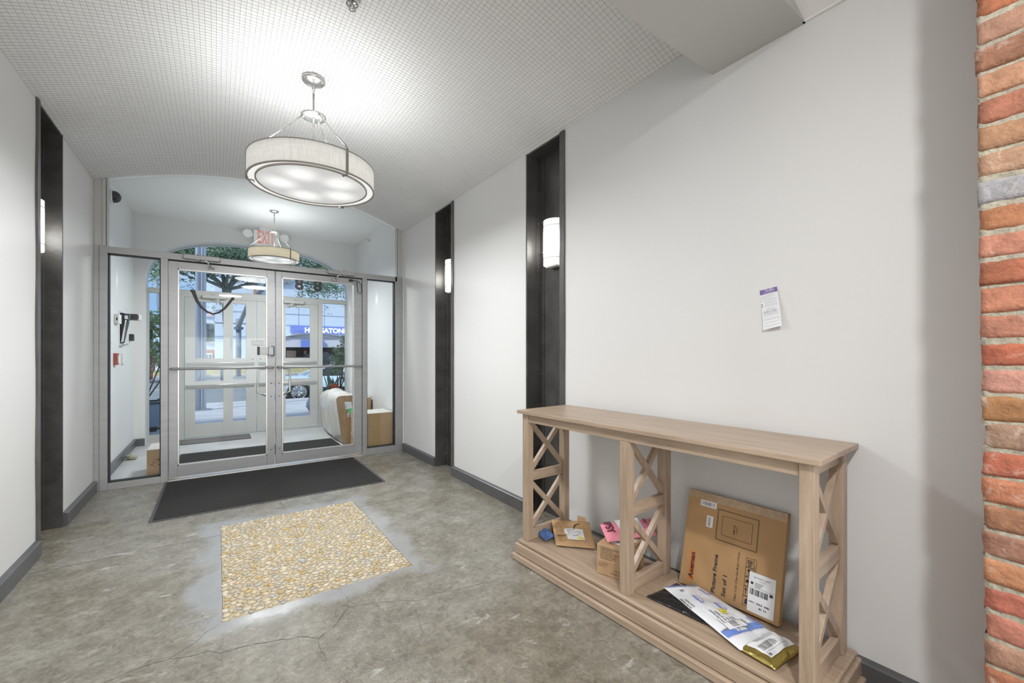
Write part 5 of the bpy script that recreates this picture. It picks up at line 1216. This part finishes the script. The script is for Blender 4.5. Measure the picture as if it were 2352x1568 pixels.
# parked dark van silhouette in entrance
vx = (B(684, 812, 43)[0]); 
def car(name, x, y, z, L_, Hc, body, label, cat='car', rz=0., rear_frac=.2, glass=None):
    """side profile lofted across the width; x is the rear bumper, car points to +x"""
    root = empty(name, (x, y, z), rz, label, cat); W_ = 1.8; k = L_ / 4.7; h = Hc / 1.43
    low = [(0, .35), (0.02, .62), (.10, .86), (.55, .97), (1.25, 1.0), (3.4, .98), (4.2, .84), (4.62, .66), (4.7, .45), (4.62, .24), (3.95, .2), (.95, .2), (.2, .24)]
    m = MB(); secs = []
    for t, w_ in ((0, .90), (.06, .98), (.5, 1.0), (.94, .98), (1, .90)):
        yy = (t - .5) * W_ * 1.0; secs.append([(.0 + (px_ - 2.35) * w_ * k + 2.35 * k, yy, (pz - (.0 if .2 < t < .8 else .02)) * h) for px_, pz in low])
    n_ = len(low); vs_ = [p for s_ in secs for p in s_]
    m.add(vs_, [(a * n_ + i, a * n_ + (i + 1) % n_, (a + 1) * n_ + (i + 1) % n_, (a + 1) * n_ + i) for a in range(4) for i in range(n_)] + [tuple(range(n_))[::-1], tuple(range(4 * n_, 5 * n_))], 0, None, True)
    b = m.build('body', body, root)
    cab = [(1.15, .97), (1.95, 1.36), (2.4, 1.43), (3.0, 1.42), (3.95, .93)]
    m = MB(); n_ = len(cab); A = [(px_ * k, -.80, pz * h) if pz < 1 else (px_ * k, -.60, pz * h) for px_, pz in cab]; Bq = [(a, -b_, c) for a, b_, c in A]
    m.add(A + Bq, [tuple(range(n_)), tuple(range(n_, 2 * n_))[::-1]] + [(i + 1, i, n_ + i, n_ + i + 1) for i in range(n_ - 1)] + [(0, n_ - 1, 2 * n_ - 1, n_)]); m.build('windows', glass or mat('car_glass', (.03, .035, .04), .1), root)
    m = MB(); A = [(1.90, 1.345), (2.4, 1.435), (3.05, 1.425), (3.1, 1.38), (2.4, 1.395), (1.95, 1.31)]; m.add([(a * k, -.62, c * h) for a, c in A] + [(a * k, .62, c * h) for a, c in A], [(0, 5, 4, 3, 2, 1), (6, 7, 8, 9, 10, 11), (0, 1, 7, 6), (1, 2, 8, 7), (2, 3, 9, 8)])
    for a0, c0, a1, c1 in ((1.15, .97, 1.93, 1.36), (3.9, .95, 3.05, 1.41), (2.45, .98, 2.5, 1.40)):
        for sy in (-1, 1): m.tube([(a0 * k, sy * .80, c0 * h), (a1 * k, sy * .62, c1 * h)], .035, 6)
    m.build('roof', body, root)
    for wx in (.92, 3.75):
        for sy in (-.92, .92):
            c = (wx * k, sy * .93, .33)
            m = MB(); m.lathe([(.235, -.10), (.32, -.10), (.335, -.06), (.335, .06), (.32, .10), (.235, .10)], c, 32, axis='Y'); m.lathe([(0, .0), (.30, .0)], (c[0], c[1] + (.04 if sy < 0 else -.04), c[2]), 24, axis='Y'); m.lathe([(.33, -.115), (.40, -.115), (.40, -.07), (.33, -.07)] if sy < 0 else [(.33, .115), (.40, .115), (.40, .07), (.33, .07)], c, 32, axis='Y', closed=True)
            wq = m.build('wheel', BLACKR, root)
            m = MB(); s_ = -.105 if sy < 0 else .105; m.lathe([(.215, s_ * .8), (.245, s_), (.25, s_ * .8)], c, 32, axis='Y'); m.lathe([(0, s_ * .9), (.05, s_ * .9), (.055, s_ * .6)], c, 16, axis='Y')
            for i in range(10):
                a = 2 * PI * i / 10 + (.10 if i % 2 else -.10); m.tube([(c[0] + .04 * math.cos(a), c[1] + s_ * .8, c[2] + .04 * math.sin(a)), (c[0] + .235 * math.cos(a), c[1] + s_ * .85, c[2] + .235 * math.sin(a))], .014, 5)
            m.build('rim', ALUL, wq)
    return root
P0 = fl(690, 922, ZT)
car('parked_sedan', P0.x - .98, P0.y + .95, ZT, 4.8, 1.30, mat('pale_blue_car_paint', (.50, .62, .75), .2, coat=.6, spec=.6), 'pale blue sedan parked at the kerb with ten-spoke wheels')
car('dark_car', B(670, 812, 43)[0], 43.0, -.05, 4.2, 1.45, mat('black_car_paint', (.02, .02, .03), .2, coat=.5), 'dark car far off under the college canopy')

# poles
m = MB(); q = Vector((-.33, 13.6, -.27)); root = empty('utility_pole', q, 0, 'pale grey steel utility pole on the sidewalk outside the left door', 'pole')
m.tube([q + Vector((-.055, 0, 0)), q + Vector((-.055, 0, 12))], .065, 14); a = m.build('main_tube', mat('pole_grey', (.50, .54, .62), .45, metal=.2))
m = MB(); m.tube([q + Vector((.075, -.02, 0)), q + Vector((.075, -.02, 12))], .040, 12); m.tube([q + Vector((.02, -.07, 0)), q + Vector((.02, -.07, 12))], .016, 8); b = m.build('conduit', mat('pole_pale', (.62, .66, .74), .4))
m = MB(); m.box(q.x - .22, q.x + .24, q.y - .16, q.y + .16, q.z, q.z + .05)
for z in (.9, 2.15, 2.55): m.box(q.x - .22, q.x + .22, q.y - .03, q.y + .03, q.z + z, q.z + z + .025)
c = m.build('base_and_clamps', mat('pole_dark', (.25, .27, .31), .5, metal=.3)); kids(root, a, b, c)
sx_, _ = B(548, 760, 36); root = empty('signal_mast', (sx_, 36, ZT), 0, 'blue-grey street signal mast with a slanting arm seen through the left door', 'pole')
SM = mat('mast_blue_grey', (.20, .25, .33), .5); m = MB(); zt_ = B(548, 732, 36)[1]; m.tube([(sx_, 36, -.4), (sx_, 36, zt_)], .17, 12); m.box(sx_ - .28, sx_ + .28, 35.7, 36.3, zt_ - .75, zt_ - .6); a = m.build('post', SM)
m = MB(); xe, ze = B(566, 706, 33); m.tube([(sx_ - .02, 35.9, zt_ - .6), (xe, 33, ze), (xe + 3, 27, ze + 4)], [.16, .13, .1], 10); b = m.build('arm', mat('mast_arm', (.38, .40, .45), .5)); kids(root, a, b)

# street tree
def foliage(mb, c, rad, n_, size, cols, rs, flat=1., wid=.28):
    for _ in range(n_):
        d = Vector((rs.gauss(0, 1), rs.gauss(0, 1), rs.gauss(0, 1) * flat)); d = d.normalized() * rad * (rs.random() ** .45); d.z *= flat
        p = Vector(c) + d; a = Vector((rs.uniform(-1, 1), rs.uniform(-1, 1), rs.uniform(-.7, .4))).normalized(); b = a.cross(Vector((rs.uniform(-1, 1), rs.uniform(-1, 1), rs.uniform(-1, 1)))).normalized(); s_ = size * rs.uniform(.5, 1.3)
        t = rs.choice(cols); mb.add([p - a * s_, p + b * s_ * wid, p + a * s_, p - b * s_ * wid], [(0, 1, 2, 3)], 0, t)
GREENS = [(.18, .28, .18), (.22, .34, .20), (.14, .22, .16), (.28, .38, .22), (.22, .29, .22)]
def street_tree():
    rs = random.Random(4); Y = 30.0; base = py(519, 862, Y); cr_ = py(521, 664, Y); base.z = ZT + .02
    root = empty('street_tree', base, 0, 'large spreading street tree with thick forked limbs outside the doors', 'tree')
    BARK = mat('grey_green_bark', (.20, .22, .20), .9, var=.25, vscale=6, bump=.6, bscale=12, bdist=.02)
    m = MB(); m.tube([base, base.lerp(cr_, .3) + Vector((.10, 0, 0)), base.lerp(cr_, .7) + Vector((-.05, 0, 0)), cr_], [.22, .155, .15, .24], 12)
    tips = []
    def limb(a, d, L_, r, dep):
        pts = [a]; rr = [r]; p = a.copy(); dd = d.copy()
        for i in range(4):
            dd = (dd + Vector((rs.uniform(-.22, .22), rs.uniform(-.22, .22), rs.uniform(-.12, .22)))).normalized(); p = p + dd * L_ / 4; pts.append(p.copy()); rr.append(r * (1 - .16 * (i + 1)))
        m.tube(pts, rr, 7 if dep < 2 else 5)
        if dep >= 2: tips.extend((pts[2], pts[3], pts[4])); 
        if dep < 4:
            for i in range(3 if dep < 2 else 2):
                q = pts[rs.choice((2, 3, 4))]; ax = (dd + Vector((rs.uniform(-.9, .9), rs.uniform(-.9, .9), rs.uniform(-.35, .6)))).normalized(); limb(q, ax, L_ * rs.uniform(.55, .8), r * .52, dep + 1)
    for u, v, yy in ((380, 600, 29), (440, 610, 31), (480, 560, 30), (500, 540, 32), (560, 560, 30), (590, 600, 29), (640, 640, 31), (700, 650, 29), (545, 585, 28), (620, 575, 31), (420, 560, 30)):
        q = py(u, v, yy); limb(cr_.copy(), (q - cr_).normalized(), (q - cr_).length * .72, .11, 1)
    tk = m.build('trunk', BARK)
    m = MB()
    for t in tips: foliage(m, t, .95, 34, .13, GREENS, rs)
    for u, v, yy in ((350, 610, 27), (365, 630, 28), (730, 610, 28), (770, 625, 27), (700, 690, 30), (785, 695, 27), (768, 700, 27), (720, 670, 29), (690, 600, 29), (765, 612, 28), (735, 655, 29), (775, 665, 28), (710, 640, 30), (660, 585, 30), (760, 650, 27), (745, 640, 28), (500, 710, 27), (480, 705, 28)):
        foliage(m, py(u, v, yy), 1.0, 420 if v < 680 else 40, .10, GREENS + [(.26, .42, .18)], rs, .7)
    for i in range(15): foliage(m, py(385 + i * 27, 566 + 10 * math.sin(i * 2.1) + (i > 10) * (i - 10) * 12, 29 + 2 * math.sin(i)), 1.25, 420, .10, GREENS, rs, .7)
    kids(root, tk, m.build('leaves', LEAFM))
street_tree()
bn = fl(518, 872, -.36); m = MB(); m.lathe([(0, 0), (.26, 0), (.28, .9), (.24, .98), (0, 1.0)], (bn.x, bn.y, -.42), 20)
tag(m.build('litter_bin', mat('bin_blue', (.10, .16, .26), .5)), 'dark blue litter bin at the foot of the street tree', 'bin')

# low buildings and red slatted wall on the left
m = MB(); root = empty('glassy_building', (-20, 60, 0), 0, 'low pale building with dark glazing far off beyond the left sidelight', 'building')
x0, z1 = B(300, 733, 60); x1, _ = B(462, 733, 60); zb_ = B(400, 764 - 26, 60)[1]; m.box(x0, x1, 60, 62, -.5, z1 - 1.2); a = m.build('glazed_wall', mat('murky_glazing', (.20, .25, .28), .3, var=.4, vscale=.6))
m = MB(); m.box(x0, x1, 59.2, 62, z1 - 2.4, z1 - .2); b = m.build('roof_fascia', mat('pale_fascia', (.52, .64, .80), .5))
m = MB(); m.tube([(x0 + 2, 59, z1 + 5.5), (B(368, 722, 59)[0], 59, B(368, 722, 59)[1])], .22, 6); m.tube([(x0 - 5, 59, z1 - .1), (B(372, 722, 59)[0], 59, B(368, 724, 59)[1])], .12, 6); c = m.build('canopy_beam', mat('beam_grey', (.32, .36, .42), .5)); kids(root, a, b, c)
m = MB(); x0, z1 = B(318, 722, 34); x1, _ = B(346.5, 722, 34); BR2 = mat('red_slats', (.26, .085, .075), .7, var=.15, vscale=2); m.box(x0, x1, 34, 35, -.4, z1)
z = -.2
while z < z1 - .1: m.box(x0, x1 + .08, 33.9, 34.0, z, z + .22, 0); z += .42
m.box(x0 - 1, B(352, 800, 32)[0], 32, 33, .2, 1.5)
tag(m.build('slatted_wall', BR2), 'dark red slatted wall seen at the left edge of the sidelight', 'wall')

# planters and plants near the doors
def plant_pot(x, y, z0, w_, h, name, label, pm):
    root = empty(name, (x, y, z0), 0, label, 'planter'); m = MB(); m.prism([(x - w_ * .42, y - w_ * .42), (x + w_ * .42, y - w_ * .42), (x + w_ * .42, y + w_ * .42), (x - w_ * .42, y + w_ * .42)], z0, z0 + .02)
    b0, b1 = w_ * .40, w_ * .5; q = [(-1, -1), (1, -1), (1, 1), (-1, 1)]
    m.add([(x + a * b0, y + b * b0, z0) for a, b in q] + [(x + a * b1, y + b * b1, z0 + h) for a, b in q] + [(x + a * (b1 - .03), y + b * (b1 - .03), z0 + h) for a, b in q] + [(x + a * (b1 - .03), y + b * (b1 - .03), z0 + h - .06) for a, b in q],
          [(0, 1, 5, 4), (1, 2, 6, 5), (2, 3, 7, 6), (3, 0, 4, 7), (4, 5, 9, 8), (5, 6, 10, 9), (6, 7, 11, 10), (7, 4, 8, 11), (8, 9, 13, 12), (9, 10, 14, 13), (10, 11, 15, 14), (11, 8, 12, 15), (12, 13, 14, 15)])
    kids(root, m.build('pot', pm)); return root
POTM = mat('slate_pot', (.06, .065, .075), .5)
rs = random.Random(9)
q = py(768, 890, 8.6); zg = -.06
rt_ = plant_pot(q.x, 8.62, zg, .46, q.z - zg, 'planter', 'dark square planter with orange flowers and agave outside the right sidelight', POTM)
zt_ = q.z
m = MB()
for i in range(15):
    a = rs.uniform(0, 2 * PI); ln = rs.uniform(.22, .40); bx_ = Vector((q.x + rs.uniform(-.12, .12), 8.62 + rs.uniform(-.1, .1), zt_ - .04)); tip = bx_ + Vector((math.cos(a) * .10, math.sin(a) * .08, ln)); s_ = Vector((-math.sin(a), math.cos(a), 0)) * .018
    m.add([bx_ - s_, bx_ + s_, bx_.lerp(tip, .6) + s_ * 1.1, tip, bx_.lerp(tip, .6) - s_ * 1.1], [(0, 1, 2, 3, 4)], 0, (.16, .27, .20))
g1 = m.build('spiky_leaves', LEAFM)
m = MB()
for i in range(46): c = Vector((q.x - .04 + rs.gauss(0, .045), 8.45 + rs.gauss(0, .03), zt_ + .03 + rs.gauss(0, .03))); m.sphere(c, .018, 6, tint=(.75, .14, .03), jit=.2)
g2 = m.build('orange_flowers', LEAFM)
m = MB(); st0 = Vector((q.x + .12, 8.66, zt_ - .02))
for e in ((.10, .0, .95), (-.06, .02, .72), (.16, -.03, .55), (.02, 0, .85)): m.tube([st0, st0 + Vector(e) * .5 + Vector((.02, 0, 0)), st0 + Vector(e)], .008, 5, tint=(.2, .14, .08))
for c, r_, n_ in (((.12, 0, .92), .13, 170), ((.02, 0, .72), .15, 220), ((.16, 0, .66), .13, 160), ((-.06, 0, .55), .13, 170), ((.10, 0, .48), .15, 180), ((-.10, 0, .36), .11, 110), ((.16, 0, .22), .15, 200)):
    foliage(m, st0 + Vector(c), r_, n_, .036, [(.26, .33, .18), (.34, .41, .22), (.18, .25, .13), (.42, .46, .30)], rs, 1., .42)
g3 = m.build('shrub', LEAFM); kids(rt_, g1, g2, g3)
q = py(334, 940, 9.4)
rt_ = plant_pot(q.x - .05, 9.45, -.14, .50, .55, 'planter', 'dark planter with a leafy green shrub outside the left sidelight', POTM)
m = MB(); st0 = Vector((q.x - .02, 9.45, .38))
for e in ((.30, 0, 1.2), (-.1, 0, 1.1), (.42, .0, .9), (.1, 0, 1.4)): m.tube([st0, st0 + Vector(e) * .5 + Vector((.04, 0, 0)), st0 + Vector(e)], .012, 5, tint=(.16, .12, .08))
for c, r_, n_ in (((.25, 0, 1.38), .26, 230), ((.05, 0, 1.25), .24, 220), ((.45, 0, 1.15), .24, 200), ((.20, 0, .98), .26, 150), ((.48, 0, .82), .20, 90), ((.12, 0, .70), .22, 70), ((.35, 0, .05), .18, 150), ((.5, 0, .5), .12, 30)):
    foliage(m, st0 + Vector(c), r_, n_, .050, [(.20, .33, .12), (.28, .43, .16), (.13, .23, .09), (.36, .48, .22)], rs, 1., .45)
kids(rt_, m.build('shrub', LEAFM))
q = fl(723, 944, -.14); m = MB(); m.lathe([(0, 0), (.12, 0), (.19, .12), (.18, .22), (.13, .29), (.15, .32), (.13, .32), (.11, .29), (0, .28)], (q.x, q.y, -.14), 24); tag(m.build('round_pot', mat('glazed_pot', (.16, .20, .27), .35)), 'round blue-grey glazed pot on the sidewalk outside the right door', 'pot')
# patio chair
q = fl(362, 1002, -.04); CH = mat('chair_blue_grey', (.20, .29, .42), .5); CHB = mat('chair_black', (.02, .02, .022), .5)
root = empty('patio_chair', (q.x, q.y + .1, -.04), R(8), 'blue-grey chair with a black frame outside the left sidelight', 'chair')
def cp(name, mt, fn): m = MB(); fn(m); o = m.build(name, mt); o.parent = root
cp('backrest', CH, lambda m: m.add([(-.15, .0, .14), (.28, .0, .14), (.30, .02, .52), (-.17, .02, .52), (-.15, .02, .14), (.28, .02, .14), (.30, .04, .52), (-.17, .04, .52)], [(0, 1, 2, 3), (7, 6, 5, 4), (0, 4, 5, 1), (1, 5, 6, 2), (2, 6, 7, 3), (3, 7, 4, 0)]))
cp('seat', CH, lambda m: m.box(-.14, .28, .04, .42, .27, .29))
for x in (-.17, .30):
    cp('leg', CHB, lambda m: m.tube([(x, -.02, 0), (x, .0, .50)], .014, 8)); cp('leg', CHB, lambda m: m.tube([(x, .42, 0), (x, .40, .28)], .014, 8))
cp('frame', CHB, lambda m: (m.tube([(-.17, -.01, .11), (.30, -.01, .11)], .012, 8), m.tube([(-.17, 0, .50), (.30, 0, .50)], .012, 8), m.tube([(-.17, .0, .27), (-.17, .42, .27)], .012, 8), m.tube([(.30, .0, .27), (.30, .42, .27)], .012, 8)))
